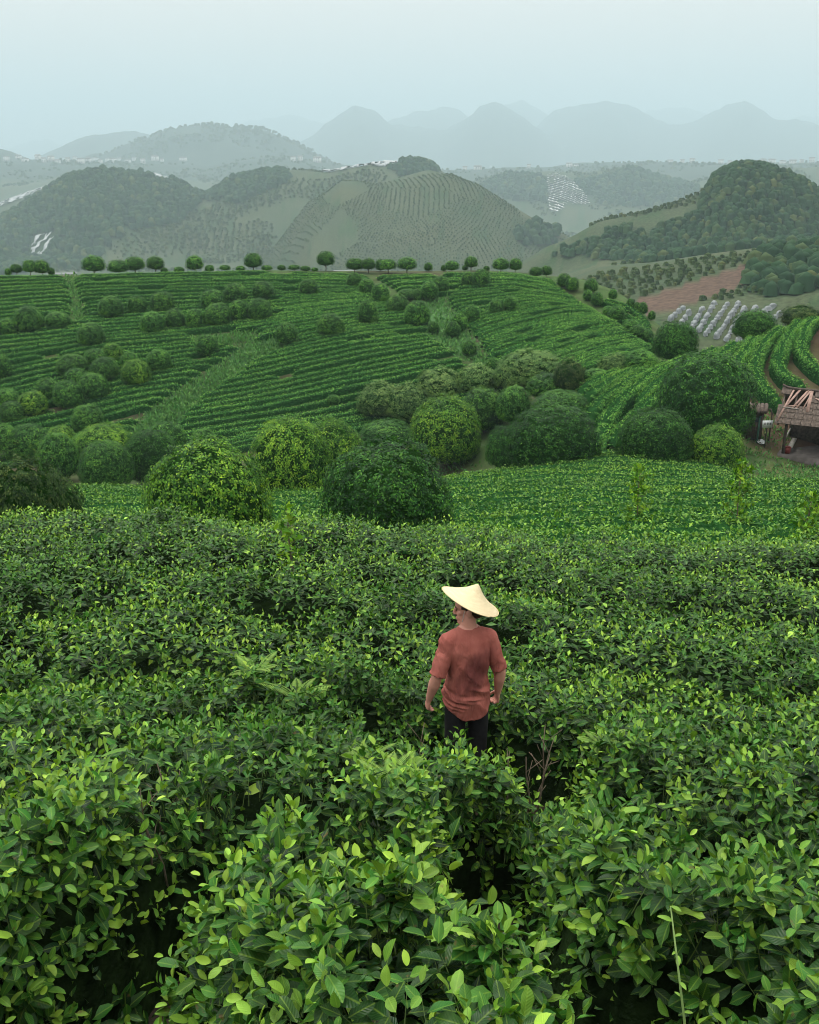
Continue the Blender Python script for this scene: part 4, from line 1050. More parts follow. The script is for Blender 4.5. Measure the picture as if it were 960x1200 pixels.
def scatter(name, label, P, R, HS, mat, shapes, seed):
    r = np.random.default_rng(seed); V = []; F = []; C = []; n0 = 0
    which = r.integers(0, len(shapes), len(P))
    for k, (v, f) in enumerate(shapes):
        s = which == k; m = s.sum()
        if m == 0: continue
        an = r.uniform(0, 2 * PI, m); ca, sa = np.cos(an)[:, None], np.sin(an)[:, None]
        x = (v[None, :, 0] * ca - v[None, :, 1] * sa) * R[s][:, None]; y = (v[None, :, 0] * sa + v[None, :, 1] * ca) * R[s][:, None]; z = v[None, :, 2] * HS[s][:, None]
        q = np.stack([x, y, z], -1) + P[s][:, None, :]
        V.append(q.reshape(-1, 3)); F.append((f[None] + (np.arange(m) * len(v))[:, None, None]).reshape(-1, 3) + n0); n0 += m * len(v)
        c = np.clip(r.normal(.42, .22, m), 0, 1); C.append(np.repeat(np.stack([c, c, c, np.ones(m)], -1), len(v), axis=0))
    o = link(name, make_mesh(name, np.concatenate(V), np.concatenate(F), mat, col=np.concatenate(C))); tag(o, label, kind='stuff')
    return o
def grid_pts(y0, y1, pxa, pxb, sp, seed):
    r = np.random.default_rng(seed); ua, ub = (pxa - 480) / FPX * 1.09, (pxb - 480) / FPX * 1.09
    X, Y = np.meshgrid(np.arange(ua * y1 if ua < 0 else ua * y0, ub * y1 if ub > 0 else ub * y0, sp), np.arange(y0, y1, sp))
    x = X.ravel() + r.uniform(-.45, .45, X.size) * sp; y = Y.ravel() + r.uniform(-.45, .45, X.size) * sp
    return x, y
SH1 = [blob(8, 3, k) for k in range(5)]; SH2 = [blob(6, 2, 20 + k) for k in range(4)]; SH3 = [blob(4, 2, 40 + k) for k in range(3)]
def in_forest(X, Y, y):
    k = np.zeros(len(y), bool)
    for poly, a, b in FOREST: k |= poly_in(X, Y, poly) & (y > a) & (y < b + 40)
    return k
fl = ['dense dark wood covering the round hill on the right', 'blue hazy wood on the left hills', 'small wood on the shoulder of the middle hill', 'tree clump on top of the middle hill', 'thicket in the orchard slope', 'dark tree clump on the far ridge top',
      'woodland on the hill beside the white netting', 'woodland strip on the ridge left of the middle hill', 'green thicket on the slope above the netted trees', 'wooded spur at the far left']
for i, (poly, a, b) in enumerate(FOREST):
    pa = np.array(poly, float); sp = 2.8 if a < 400 else (3.0 if a < 300 else 6.0 if a < 1300 else 9.0)
    if a < 200: sp = 2.6
    x, y = grid_pts(a, b, pa[:, 0].min(), pa[:, 0].max(), sp, 70 + i); z = H(x, y)
    X, Y, _ = project(np.stack([x, y, z], -1)); k = poly_in(X, Y, pa)
    for q_, _a, _b in NETS: k &= ~poly_in(X, Y, np.array(q_) + (np.array(q_) - np.mean(q_, 0)) * .08)
    x, y, z = x[k], y[k], z[k]
    if len(x) == 0: continue
    r = np.random.default_rng(i); R = sp * r.uniform(.5, .85, len(x)); HS = R * r.uniform(.9, 1.5, len(x))
    scatter('far_woodland', fl[i], np.stack([x, y, z + R * .3], -1), R, HS, M_WOOD, SH2, i)
def orchard(y0, y1, pxa, pxb, rs, ts, rad, keep, label, seed, poly=None):
    r = np.random.default_rng(seed); ua, ub = (pxa - 480) / FPX * 1.09, (pxb - 480) / FPX * 1.09
    x0, x1 = min(ua * y0, ua * y1), max(ub * y0, ub * y1); XS = []; YS = []
    cells = np.stack([r.uniform(x0, x1, 26), r.uniform(y0, y1, 26)], -1); ang = r.uniform(-.6, .6, 26) + np.where(r.random(26) < .35, PI / 2, 0)
    R_ = math.hypot(x1 - x0, y1 - y0) / 2; cx, cy2 = (x0 + x1) / 2, (y0 + y1) / 2
    for a in range(26):
        U, V = np.meshgrid(np.arange(-R_, R_, ts), np.arange(-R_, R_, rs)); U = U.ravel(); V = V.ravel() + 0
        x = cx + U * math.cos(ang[a]) - V * math.sin(ang[a]); y = cy2 + U * math.sin(ang[a]) + V * math.cos(ang[a])
        d = (x[:, None] - cells[None, :, 0]) ** 2 + (y[:, None] - cells[None, :, 1]) ** 2
        k = (np.argmin(d, 1) == a) & (x > x0) & (x < x1) & (y > y0) & (y < y1)
        XS.append(x[k]); YS.append(y[k])
    x = np.concatenate(XS); y = np.concatenate(YS); jt = .3 if rs < 6 else rs * (.12 if rs < 8 else .5); x += r.normal(0, jt, len(x)); y += r.normal(0, jt, len(x)); z = H(x, y)
    X, Y, _ = project(np.stack([x, y, z], -1))
    k = (X > pxa) & (X < pxb) & ~in_forest(X, Y, y) & (vnoise(xy3(x, y, 1 / 55.0), 88) > keep)
    for s_, a_, b_ in SOIL + NETS: k &= ~poly_in(X, Y, s_)
    if poly is not None: k &= poly_in(X, Y, poly)
    x, y, z = x[k], y[k], z[k]; R = rad * r.uniform(.6, 1.25, len(x))
    scatter('orchard', label, np.stack([x, y, z + .2], -1), R, R * r.uniform(.9, 1.4, len(x)), M_ORCH, SH3, seed)
orchard(640, 905, 300, 760, 4.0, 2.6, .85, -.55, 'rows of small orchard trees on the middle hill', 1)
orchard(960, 1200, 160, 480, 7.0, 4.5, 1.9, -.3, 'rows of orchard trees on the hill left of the middle hill', 2)
orchard(880, 1150, -60, 330, 7.5, 5.0, 2.0, -.1, 'orchard rows on the blue left slopes', 5)
orchard(350, 480, 590, 860, 4.2, 3.0, 1.1, -.4, 'orchard trees below the wooded right hill', 3)
orchard(196, 242, 640, 1000, 2.6, 2.2, .8, -.35, 'scrubby fruit bushes around the bare red soil', 4)
orchard(1500, 1950, 520, 1000, 11, 8, 3.2, 0.0, 'scattered trees on the far hill with white netting', 6)
orchard(2050, 2700, -60, 1000, 24, 15, 4.2, .05, 'scattered trees on the plain behind the hills', 7)
orchard(3050, 3400, 60, 400, 22, 13, 6, -.2, 'trees on the distant rounded hill', 8)

# ------------------------------------------------------------------ netting over orchards
M_WHITENET = noise_mat('bright_white_net', (0.50, 0.53, 0.54), (0.74, 0.76, 0.76), scale=.12, rough=.8, bump=0)
M_NETFAR = noise_mat('far_white_net', (0.24, 0.27, 0.29), (0.46, 0.49, 0.50), scale=.12, rough=.8, bump=0)
M_NET = noise_mat('white_net', (0.14, 0.165, 0.175), (0.30, 0.33, 0.34), scale=.8, rough=.8, bump=.3, bdist=.05)
NL = ['white netting sheet on the far hill right of the middle hill', 'pale netting strip on the left edge hillside', 'small white netting patch low on the left wooded hill', 'white netting patch on top of the left wooded hill', 'white netting along the ridge behind the middle hill']
for i, (poly, a, b) in enumerate(NETS):
    pa = np.array(poly, float); sp = 2.0
    ua, ub = (pa[:, 0].min() - 480) / FPX * 1.09, (pa[:, 0].max() - 480) / FPX * 1.09
    xs = np.arange(min(ua * a, ua * b), max(ub * a, ub * b), sp); ys = np.arange(a, b, sp)
    X, Y = np.meshgrid(xs, ys); z = H(X.ravel(), Y.ravel()); px, py, _ = project(np.stack([X.ravel(), Y.ravel(), z], -1))
    ok = poly_in(px, py, pa) & (fbm(xy3(X.ravel(), Y.ravel(), 1 / (14.0 if i == 0 else 3.6)), 2, 3) > (-.5 if i == 0 else -.22))
    w = (Y.ravel() * .8 + X.ravel() * .5) / 9.0
    ok &= ((w % 1) > .12) | (i != 0)
    zz = z + 1.6 + .9 * np.sin(2 * PI * w) + .5 * vnoise(xy3(X.ravel(), Y.ravel(), 1 / 4.0), 5)
    ok = ok.reshape(X.shape); idx = np.arange(X.size).reshape(X.shape); q = ok[:-1, :-1] & ok[1:, :-1] & ok[:-1, 1:] & ok[1:, 1:]
    f = np.stack([idx[:-1, :-1], idx[:-1, 1:], idx[1:, 1:], idx[1:, :-1]], -1)[q]
    if len(f) == 0: continue
    used = np.unique(f); re = np.full(X.size, -1); re[used] = np.arange(len(used))
    V = np.stack([X.ravel(), Y.ravel(), zz], -1)[used]; o0 = V.mean(0)
    o = link('orchard_net', make_mesh('orchard_net', V - o0, re[f], M_NETFAR if i else M_WHITENET)); o.location = o0
    md = o.modifiers.new('thick', 'SOLIDIFY'); md.thickness = .12
    tag(o, NL[i], 'netting')
def net_cover_mesh(seed):
    r = np.random.default_rng(seed); a, b = 12, 6; V = [(0, 0, 1.0)]; F = []
    for j in range(b):
        t = (j + 1) / b
        for i in range(a):
            an = 2 * PI * i / a; rr = .5 * math.sin(min(t * 1.75, 1.57)) ** .8 * (1 + .14 * math.sin(an * 4 + seed) * t + r.uniform(-.10, .10)) * (1 + .12 * (t > .9))
            V.append((rr * math.cos(an), rr * math.sin(an), max(1 - t ** 2.3, 0) + r.uniform(-.07, .07)))
    for i in range(a): F.append((0, 1 + i, 1 + (i + 1) % a))
    for j in range(b - 1):
        for i in range(a):
            p, q = 1 + j * a + i, 1 + j * a + (i + 1) % a; F += [(p, p + a, q + a), (p, q + a, q)]
    return make_mesh('net_cover', np.array(V), np.array(F), M_NET)
NC = [net_cover_mesh(k) for k in range(4)]
NROWS = [((786, 375), (800, 363)), ((799, 379), (807, 369)), ((811, 384), (823, 363)), ((819, 388), (837, 357)), ((827, 393), (852, 358)), ((840, 396), (865, 358)), ((851, 399), (872, 364)), ((866, 398), (885, 362)), ((886, 372), (905, 361)), ((903, 378), (913, 370))]
for a, b in NROWS:
    n = max(int(math.hypot(b[0] - a[0], b[1] - a[1]) / 4.0), 2)
    q = hit(np.linspace(a[0], b[0], n), np.linspace(a[1], b[1], n), 0, far=True)
    for p in q:
        s = p[1] / FPX
        o = link('net_cover', NC[random.randrange(4)]); o.location = p - np.array([0, 0, .05]); o.rotation_euler = (random.uniform(-.15, .15), random.uniform(-.15, .15), math.atan2(q[-1][1] - q[0][1], q[-1][0] - q[0][0]) + random.uniform(-.2, .2))
        o.scale = (random.uniform(7.5, 13) * s, random.uniform(4.5, 6.8) * s, random.uniform(4, 7.5) * s)
        tag(o, 'white net draped over a fruit tree below the bare red soil', 'net cover', 'netted fruit trees below the red soil')

# ------------------------------------------------------------------ far village
M_WALLW = noise_mat('white_wall', (0.55, 0.55, 0.53), (0.72, 0.71, 0.68), scale=.5, bump=0)
M_ROOFG = noise_mat('grey_roof', (0.16, 0.15, 0.15), (0.26, 0.24, 0.23), scale=.6, bump=0)
M_PANE = noise_mat('window_pane', (0.03, 0.04, 0.05), (0.06, 0.07, 0.08), scale=2, rough=.2, bump=0)
def house_meshes(k):
    r = random.Random(k); w, d, h = r.uniform(9, 15), r.uniform(8, 11), r.choice([6.5, 9.5, 12])
    a = MB(); a.box((0, 0, h / 2 - 1), (w, d, h + 2)); wall = a.mesh('wall', M_WALLW)
    a = MB(); v = [(-w / 2 - .5, -d / 2 - .5, h), (w / 2 + .5, -d / 2 - .5, h), (w / 2 + .5, d / 2 + .5, h), (-w / 2 - .5, d / 2 + .5, h), (-w / 2 - .5, 0, h + 2.4), (w / 2 + .5, 0, h + 2.4)]
    a.add(v, [[0, 1, 5, 4], [2, 3, 4, 5], [3, 2, 1, 0]]); a.f3.append(np.array([[0, 4, 3], [1, 2, 5]])); roof = a.mesh('roof', M_ROOFG)
    wins = []
    for fl_ in range(int(h // 3.1)):
        for i in range(3):
            b = MB(); b.box((-w / 2 + w * (i + .5) / 3, -d / 2 - .02, 1.8 + 3.1 * fl_), (1.5, .16, 1.4)); wins.append(b.mesh('window', M_PANE))
    return wall, roof, wins
HM = [house_meshes(k) for k in range(5)]
hs = [(8, 186), (22, 184), (30, 187), (45, 185), (52, 188), (60, 186), (68, 189), (75, 185), (80, 188), (88, 186), (95, 189), (104, 187), (112, 186), (118, 189), (126, 187), (133, 188), (140, 186), (150, 188), (158, 187), (168, 189),
      (182, 186), (190, 187), (215, 186), (344, 187), (352, 186), (372, 188), (545, 196), (560, 193), (575, 194), (620, 190), (668, 180), (676, 181), (786, 184), (800, 186), (812, 183), (845, 187), (856, 185), (868, 188), (880, 186), (895, 184), (905, 187), (918, 185), (930, 183), (940, 187), (952, 185)]
for i, (px, py) in enumerate(hs):
    p = hit(px, py + 2.5, 0, far=True)[0]
    if p[1] < 1500 or p[1] > 5200: p = at_D(px, py, 2650.0); p[2] = H(p[0], p[1])[0]
    wall, roof, wins = HM[i % 5]; o = empty('house', p, random.uniform(-.5, .5)); s = random.uniform(.8, 1.25); o.scale = (s, s, s)
    link('wall', wall, o); link('roof', roof, o)
    for w in wins: link('window', w, o)
    if px < 250: tag(o, 'pale house of the hazy village left of the middle hill', 'house', 'houses of the left village')
    elif px < 700: tag(o, 'lone pale house in the hazy valley behind the middle hill', 'house', 'houses behind the middle hill')
    else: tag(o, 'pale house on the hazy plain beyond the wooded right hill', 'house', 'houses on the right plain')
# little white sheds just over the crest
for (px, py, D, lab) in ((76, 323, 112, 'low white shed behind the left end of the hill crest'), (405, 320, 115, 'low white shed behind the crest trees above the gully'), (683, 338, 108, 'white roofed shed behind the flank trees of the hill')):
    p = at_D(px, py, D); z = float(H(p[0], p[1])[0]); top = p[2] + .15
    o = empty('white_shed', (p[0], p[1], z), .2)
    a = MB(); a.box((0, 0, (top - z) / 2 - .1), (2.2, 1.4, top - z + .2)); a.build('wall', M_WALLW, o)
    a = MB(); a.beam((-1.25, -.85, top - z + .06), (1.25, -.85, top - z + .06), .06, .05); a.box((0, 0, top - z + .06), (2.5, 1.7, .05)); a.build('roof', M_NET, o)
    tag(o, lab, 'shed')

# ------------------------------------------------------------------ wooden hut, shed and sign at the foot of the right hill
M_WOODD = noise_mat('weathered_wood', (0.045, 0.034, 0.030), (0.12, 0.095, 0.08), scale=7, rough=.85, bump=.4, bdist=.01)
M_SHING = noise_mat('grey_bark_shingle', (0.060, 0.047, 0.040), (0.15, 0.12, 0.10), scale=5, rough=.95, bump=.6, bdist=.02)
M_PINK = noise_mat('fresh_pinkish_plank', (0.26, 0.17, 0.14), (0.42, 0.29, 0.245), scale=5, rough=.8, bump=.2, bdist=.005)
M_CONC = noise_mat('concrete_floor', (0.085, 0.076, 0.072), (0.16, 0.145, 0.138), scale=3, rough=.9, bump=.2, bdist=.01)
M_RAIL = noise_mat('bleached_rail', (0.26, 0.25, 0.22), (0.40, 0.39, 0.36), scale=6, rough=.85, bump=.2, bdist=.005)
M_REDP = noise_mat('red_paint', (0.13, 0.02, 0.018), (0.20, 0.03, 0.025), scale=8, rough=.5, bump=0)
M_GRNP = noise_mat('green_post_paint', (0.03, 0.10, 0.07), (0.05, 0.15, 0.11), scale=8, rough=.5, bump=0)
M_WHITE = noise_mat('white_board', (0.70, 0.76, 0.78), (0.80, 0.84, 0.85), scale=3, rough=.5, bump=0)
M_BLACK = noise_mat('black_print', (0.02, 0.02, 0.022), (0.035, 0.035, 0.04), scale=8, rough=.7, bump=0)
hp = hit(917, 534, 0)[0]
hut = empty('wooden_hut', hp, math.radians(-27)); tag(hut, 'open wooden hut with grey shingle roof and pinkish loose planks', 'hut')
W_, DP, PH, RH = 4.8, 2.6, 2.15, 3.55
hd = hut
a = MB(); a.box((W_ / 2, DP / 2, -.35), (W_ + .5, DP + .5, 1.0)); a.build('floor', M_CONC, hd)
for x in (0.0, W_ / 2, W_):
    for y in (0.0, DP):
        a = MB(); a.beam((x, y, .1), (x, y, PH), .15, .15); a.build('post', M_WOODD, hd)
a = MB(); a.box((W_ / 2, DP + .04, 1.0), (W_ - .16, .05, 1.9)); a.build('back_wall', M_WOODD, hd)
for y, z in ((0, PH + .05), (DP, PH + .05)):
    a = MB(); a.beam((-.4, y, z), (W_ + .4, y, z), .12, .14); a.build('beam', M_WOODD, hd)
a = MB(); a.tube([(-.62, DP / 2, RH + .26), (-.35, DP / 2, RH + .13), (0, DP / 2, RH + .08), (W_ / 2, DP / 2, RH + .06), (W_ + .4, DP / 2, RH + .08)], [.05, .07, .08, .08, .08], 6); a.build('ridge_beam', M_WOODD, hd, True)
# rafters and roof deck
eave_y, eave_z = -.55, 1.98
def roof_pt(x, t, lift=0.0, back=False):
    y = eave_y + (DP / 2 - eave_y) * t; z = eave_z + (RH - eave_z) * t + lift
    return (x, DP - y, z) if back else (x, y, z)
for x in np.arange(-.4, W_ + .5, .65):
    a = MB(); a.beam(roof_pt(x, 0, -.06), roof_pt(x, .98, -.06), .08, .09); a.build('rafter', M_WOODD, hd)
deck = MB(); deck.add([roof_pt(-.5, -.02, 0, True), roof_pt(W_ + .5, -.02, 0, True), roof_pt(W_ + .5, 1, 0, True), roof_pt(-.5, 1, 0, True)] + [roof_pt(-.5, -.02, .05, True), roof_pt(W_ + .5, -.02, .05, True), roof_pt(W_ + .5, 1, .05, True), roof_pt(-.5, 1, .05, True)],
    [[0, 1, 2, 3], [7, 6, 5, 4], [0, 4, 5, 1], [1, 5, 6, 2], [2, 6, 7, 3], [3, 7, 4, 0]]); deck.build('roof_deck', M_SHING, hd)
SHM = []
for k in range(3):
    a = MB(); a.box((0, 0, 0), (1, 1, 1)); SHM.append(a.mesh('shingle', M_SHING))
slope = math.atan2(RH - eave_z, DP / 2 - eave_y); SL = math.hypot(RH - eave_z, DP / 2 - eave_y)
rr = random.Random(3)
for c in range(6):
    t0 = c / 6; x = -.62
    while x < W_ + .5:
        w = rr.uniform(.34, .55)
        hole = (c in (3, 4, 5)) and (x + w / 2 < 1.1) and rr.random() < .75
        if not hole:
            o = link('shingle', SHM[rr.randrange(3)], hd); cpt = roof_pt(x + w / 2, t0 + .085, .045 + .004 * c + rr.uniform(0, .02))
            o.location = cpt; o.rotation_euler = (slope - .06 + rr.uniform(-.03, .03), rr.uniform(-.03, .03), rr.uniform(-.05, .05)); o.scale = (w * .96, SL / 6 * 1.25, .035)
        x += w
for (x0, t0, x1, t1, w) in ((-.48, .02, .02, .95, .10), (-.25, .42, .35, .97, .13), (.12, .40, .78, .98, .13), (.32, .40, .92, .99, .12), (.98, .36, .98, .98, .18), (.72, .44, 1.02, .94, .07), (1.25, .78, 1.95, .62, .17), (-.30, .44, .42, .52, .10)):
    a = MB(); a.beam(roof_pt(x0, t0, .10), roof_pt(x1, t1, .10), w, .03); a.build('plank', M_PINK, hd)
a = MB(); a.beam(roof_pt(-.35, .42, .13), roof_pt(.5, .40, .13), .05, .04); a.build('batten', M_RAIL, hd)
a = MB(); a.beam((0.0, .1, .98), (0.0, DP - .1, .98), .07, .09); a.build('side_rail', M_RAIL, hd)
a = MB(); a.beam((.32, .2, .48), (.32, DP - .3, .48), .26, .06)
a.beam((.32, .3, .1), (.32, .3, .45), .08, .08); a.beam((.32, DP - .5, .1), (.32, DP - .5, .45), .08, .08); b_ = a.build('bench', M_RAIL, hd)
rb = empty('red_box', Vector(hp) + Matrix.Rotation(math.radians(-27), 3, 'Z') @ Vector((.22, .12, .15))); tag(rb, 'small dark red box on the hut floor by the corner post', 'box')
a = MB(); a.box((0, 0, .18), (.26, .24, .36)); a.build('body', M_REDP, rb); a = MB(); a.box((0, 0, .375), (.29, .27, .03)); a.build('lid', M_REDP, rb)
# shed
sp_ = hit(869, 515, 0)[0] + np.array([.05, .3, 0])
sh = empty('small_shed', (sp_[0], sp_[1], float(H(sp_[0], sp_[1])[0])), math.radians(-20)); tag(sh, 'small dark wooden shed between the domed tree and the white sign', 'shed')
for i in range(8):
    a = MB(); a.box((.07 + .135 * i, 0, .78), (.128, .035 + .01 * (i % 2), 1.66)); a.build('plank', M_WOODD, sh)
a = MB(); a.box((1.10, .55, .78), (.04, 1.1, 1.6)); a.box((0.0, .55, .78), (.04, 1.1, 1.6)); a.box((.55, 1.1, .78), (1.1, .04, 1.6)); a.build('wall', M_WOODD, sh)
a = MB(); a.box((.62, -.03, 1.12), (.5, .03, .3)); a.build('window', M_PANE, sh)
for i in range(7):
    a = MB(); x = -.08 + .21 * i; z = 1.66 + .02 * math.sin(i * 1.3)
    a.tube([(x, -.28, z - .02), (x, .45, z + .10), (x, 1.2, z + .06)], [.115, .115, .115], 8); a.build('roof_tile', M_SHING, sh, True)
a = MB(); a.tube([(1.16, .1, 1.5), (1.28, .1, 1.74), (1.44, .1, 1.76), (1.54, .1, 1.55), (1.54, .1, -.1)], .045, 6); a.build('roof_hoop', M_WOODD, sh, True)
gp = hit(887, 519, 0)[0]
g = empty('green_post', gp); a = MB(); a.tube([(0, 0, -.1), (0, 0, 1.55)], .055, 8); a.build('pole', M_GRNP, g, True); a = MB(); a.box((0, 0, 1.57), (.16, .16, .05)); a.build('cap', M_GRNP, g)
tag(g, 'slim green painted post beside the white sign', 'post')
s0 = hit(896, 525, 0)[0]; sg = empty('sign', s0, math.radians(4)); tag(sg, 'small white sign board with three dark characters on a thin post', 'sign')
dpp = s0[1] / FPX / math.cos(math.radians(16)); bz = at_D(896, 497, s0[1])[2] - s0[2]
a = MB(); a.tube([(0, .03, -.1), (0, .03, bz)], .022, 6); a.build('post', M_BLACK, sg, True)
a = MB(); a.box((0, 0, bz), (.60, .03, .42)); bd = a.build('board', M_WHITE, sg)
for i in range(3):                                   # three blocky characters, too far off to read
    a = MB(); x = -.15 + .15 * i; y = -.018; z = bz + .03
    a.box((x, y, z + .05), (.10, .004, .018)); a.box((x, y, z), (.11, .004, .018)); a.box((x, y, z - .05), (.09, .004, .018))
    a.box((x - .03 + .02 * i, y - .001, z), (.018, .004, .12)); a.box((x + .035, y - .001, z - .01 * i), (.018, .004, .09)); a.build('lettering', M_BLACK, bd)
b0 = hit(891, 520, 0)[0]; bs = empty('basin', b0 + np.array([0, 0, .06]), 0); bs.rotation_euler = (.35, .1, 0); tag(bs, 'white basin lying on the ground at the foot of the green post', 'basin')
n = 14; V = []; F = []
for r_, z in ((.10, 0), (.17, .02), (.22, .10), (.25, .11), (.25, .09), (.20, .085), (.15, .0), (.09, -.015)):
    for i in range(n): V.append((r_ * math.cos(2 * PI * i / n), r_ * math.sin(2 * PI * i / n), z))
for j in range(7):
    for i in range(n): F.append((j * n + i, j * n + (i + 1) % n, (j + 1) * n + (i + 1) % n, (j + 1) * n + i))
F += [(7 * n + i, 7 * n + (i + 1) % n, i % n + 0, i) for i in range(0)]
link('bowl', make_mesh('bowl', V, np.array(F), M_WHITE), bs)

# ------------------------------------------------------------------ saplings, ferns, twigs and weeds in the near field
def sapling(px, top, bot, w, label, n=260, dz=.86):
    q = hit(px, bot, dz)[0]; y = q[1]; x = q[0]; z = float(H(x, y)[0]); zt = at_D(px, top, y)[2]; h = zt - z; W = w * y / FPX
    root = empty('sapling', (x, y, z)); tag(root, label, 'sapling')
    m = MB(); m.tube([(0, 0, -.05), (.02, 0, h * .4), (-.02, .01, h * .75), (.0, 0, h * .97)], [.018, .014, .009, .004], 6)
    tips = []
    for k in range(16):
        t = .32 + .66 * k / 16; an = k * 2.4; L = W * .55 * (1.25 - t) * random.uniform(.7, 1.15) + .06
        a0 = np.array([0, 0, h * t]); a1 = a0 + np.array([math.cos(an) * L, math.sin(an) * L, L * .8]); m.tube([a0, (a0 + a1) / 2 + np.array([0, 0, -.02]), a1], [.006, .005, .002], 4); tips.append((a0, a1))
    m.build('stem', M_TWIG, root, True)
    P = []; 
    for _ in range(n):
        a0, a1 = tips[random.randrange(16)]; P.append(a0 + (a1 - a0) * random.uniform(.25, 1.1) + np.random.default_rng(_).normal(0, .02, 3))
    P = np.array(P); nn = nrm(rng.normal(size=P.shape) * .5 + np.array([0, 0, .7])); d = nrm(rand_unit(len(P)) + np.array([0, 0, .2])); nn = nrm(nn - d * (nn * d).sum(-1, keepdims=True))
    L = rng.uniform(.07, .13, len(P)); bag = Bag()
    col = np.stack([rng.uniform(0, 1, len(P)), np.clip(rng.normal(.55, .22, len(P)), 0, 1), rng.uniform(0, 1, len(P))], -1)
    bag.add(*leaf_arrays(LT2, P, d, nn, L, L * .5, rng.uniform(0, .3, len(P)), rng.uniform(.1, .4, len(P)), col)); o = link('foliage', bag.mesh('foliage', [M_BRIGHT]), root); tag(o, kind='stuff')
sapling(746, 545, 612, 30, 'slender leafy sapling in the lower field, in front of the paired round trees', 520)
sapling(862, 537, 616, 36, 'taller light green sapling in the lower field below the white sign', 620)
sapling(945, 578, 632, 34, 'dark low sapling at the edge of the grass clearing by the hut', 420)
sapling(340, 592, 640, 22, 'light shoot sticking out of the last hedge before the bright round tree', 160, .9)

def frond_mesh(seed):
    r = np.random.default_rng(seed); n = 28; t = np.linspace(.08, 1, n); c = np.stack([.05 * np.sin(t * 2 + seed), t, .32 * t - .38 * t ** 2.2], -1)
    tan = nrm(np.gradient(c, axis=0)); up = np.array([0, 0, 1.0]); side = nrm(np.cross(tan, up)); bag = Bag()
    for s in (-1, 1):
        d = nrm(side * s + tan * .45 + up * -.12); L = .24 * np.sin(np.clip(t * 1.05, 0, 1) * PI) ** .7 * (1 - .35 * t) + .015
        nn = nrm(np.cross(d, tan) * s); nn = nn * np.sign(nn[:, 2:3] + 1e-6)
        col = np.stack([r.uniform(.3, .9, n), np.clip(.45 + .4 * t + r.normal(0, .06, n), 0, 1), r.uniform(0, 1, n)], -1)
        bag.add(*leaf_arrays(LT1, c, d, nrm(nn - d * (nn * d).sum(-1, keepdims=True)), L, np.full(n, .026), np.full(n, .12), np.full(n, .2), col))
    v = np.concatenate([c + side * .004, c - side * .004, c + up * .006]); f = []
    for i in range(n - 1): f += [(i, i + 1, n + i + 1), (i, n + i + 1, n + i), (n + i, n + i + 1, 2 * n + i + 1), (n + i, 2 * n + i + 1, 2 * n + i)]
    bag.add(v, np.array(f), np.tile([.5, .3, .5, 1], (len(v), 1)), np.zeros((len(v), 2)))
    return bag.mesh('frond', [M_FERN])
FR = [frond_mesh(k) for k in range(4)]
def fern(px, py, size, nfr, label, spread=1.0, toward=None):
    q = hit(px, py, .88)[0]; x, y = q[0], q[1]; z = float(H(x, y)[0] + canopy(np.array([x]), np.array([y]))[0]) - .10
    root = empty('fern', (x, y, z)); tag(root, label, 'fern')
    a0 = random.uniform(0, 6.28)
    for k in range(nfr):
        o = link('frond', FR[k % 4], root); an = a0 + k * 2 * PI / nfr * spread + random.uniform(-.3, .3); s = size * random.uniform(.75, 1.15)
        o.rotation_euler = (random.uniform(.15, .6), random.uniform(-.3, .3), an); o.scale = (s, s, s); o.location = (0, 0, random.uniform(-.02, .03))
fern(348, 815, .30, 8, 'bright fern growing through the hedge behind the twiggy hedge')
fern(300, 805, .25, 7, 'yellow green fern at the end of the hedge left of the bright fern')
fern(455, 905, .27, 7, 'fern at the corner of the hedge just left of the person')
fern(430, 882, .22, 6, 'small fern overlapping the corner fern near the person')
fern(705, 862, .18, 6, 'tiny fern poking out of the hedge right of the person')

def long_sprout(px, py, label):
    q = hit(px, py, .85)[0]; root = empty('broad_leaf_sprout', (q[0], q[1], q[2] - .08)); tag(root, label, 'sprout')
    m = MB(); m.tube([(0, 0, -.3), (.01, 0, 0), (.0, .01, .2)], [.004, .0035, .002], 5); m.build('stem', M_STEM, root, True)
    for k in range(7):
        an = k * 2.2; L = random.uniform(.16, .22)
        d = nrm(np.array([[math.cos(an), math.sin(an), .15 - .08 * (k % 3)]])); n_ = np.array([[0, 0, 1.0]]); n_ = nrm(n_ - d * (n_ * d).sum(-1, keepdims=True))
        v, f, c, u = leaf_arrays(LT0, np.array([[0, 0, .02 + .025 * k]]), d, n_, np.array([L]), np.array([L * .2]), np.array([.25]), np.array([.3]), np.array([[.6, .55, .5]]))
        link('leaf', make_mesh('leaf', v, f, M_TEA, col=c, uv=u), root)
long_sprout(82, 925, 'sprout with long narrow drooping leaves standing out of the left hedge')
long_sprout(120, 905, 'second narrow leaved sprout rising behind the drooping one')
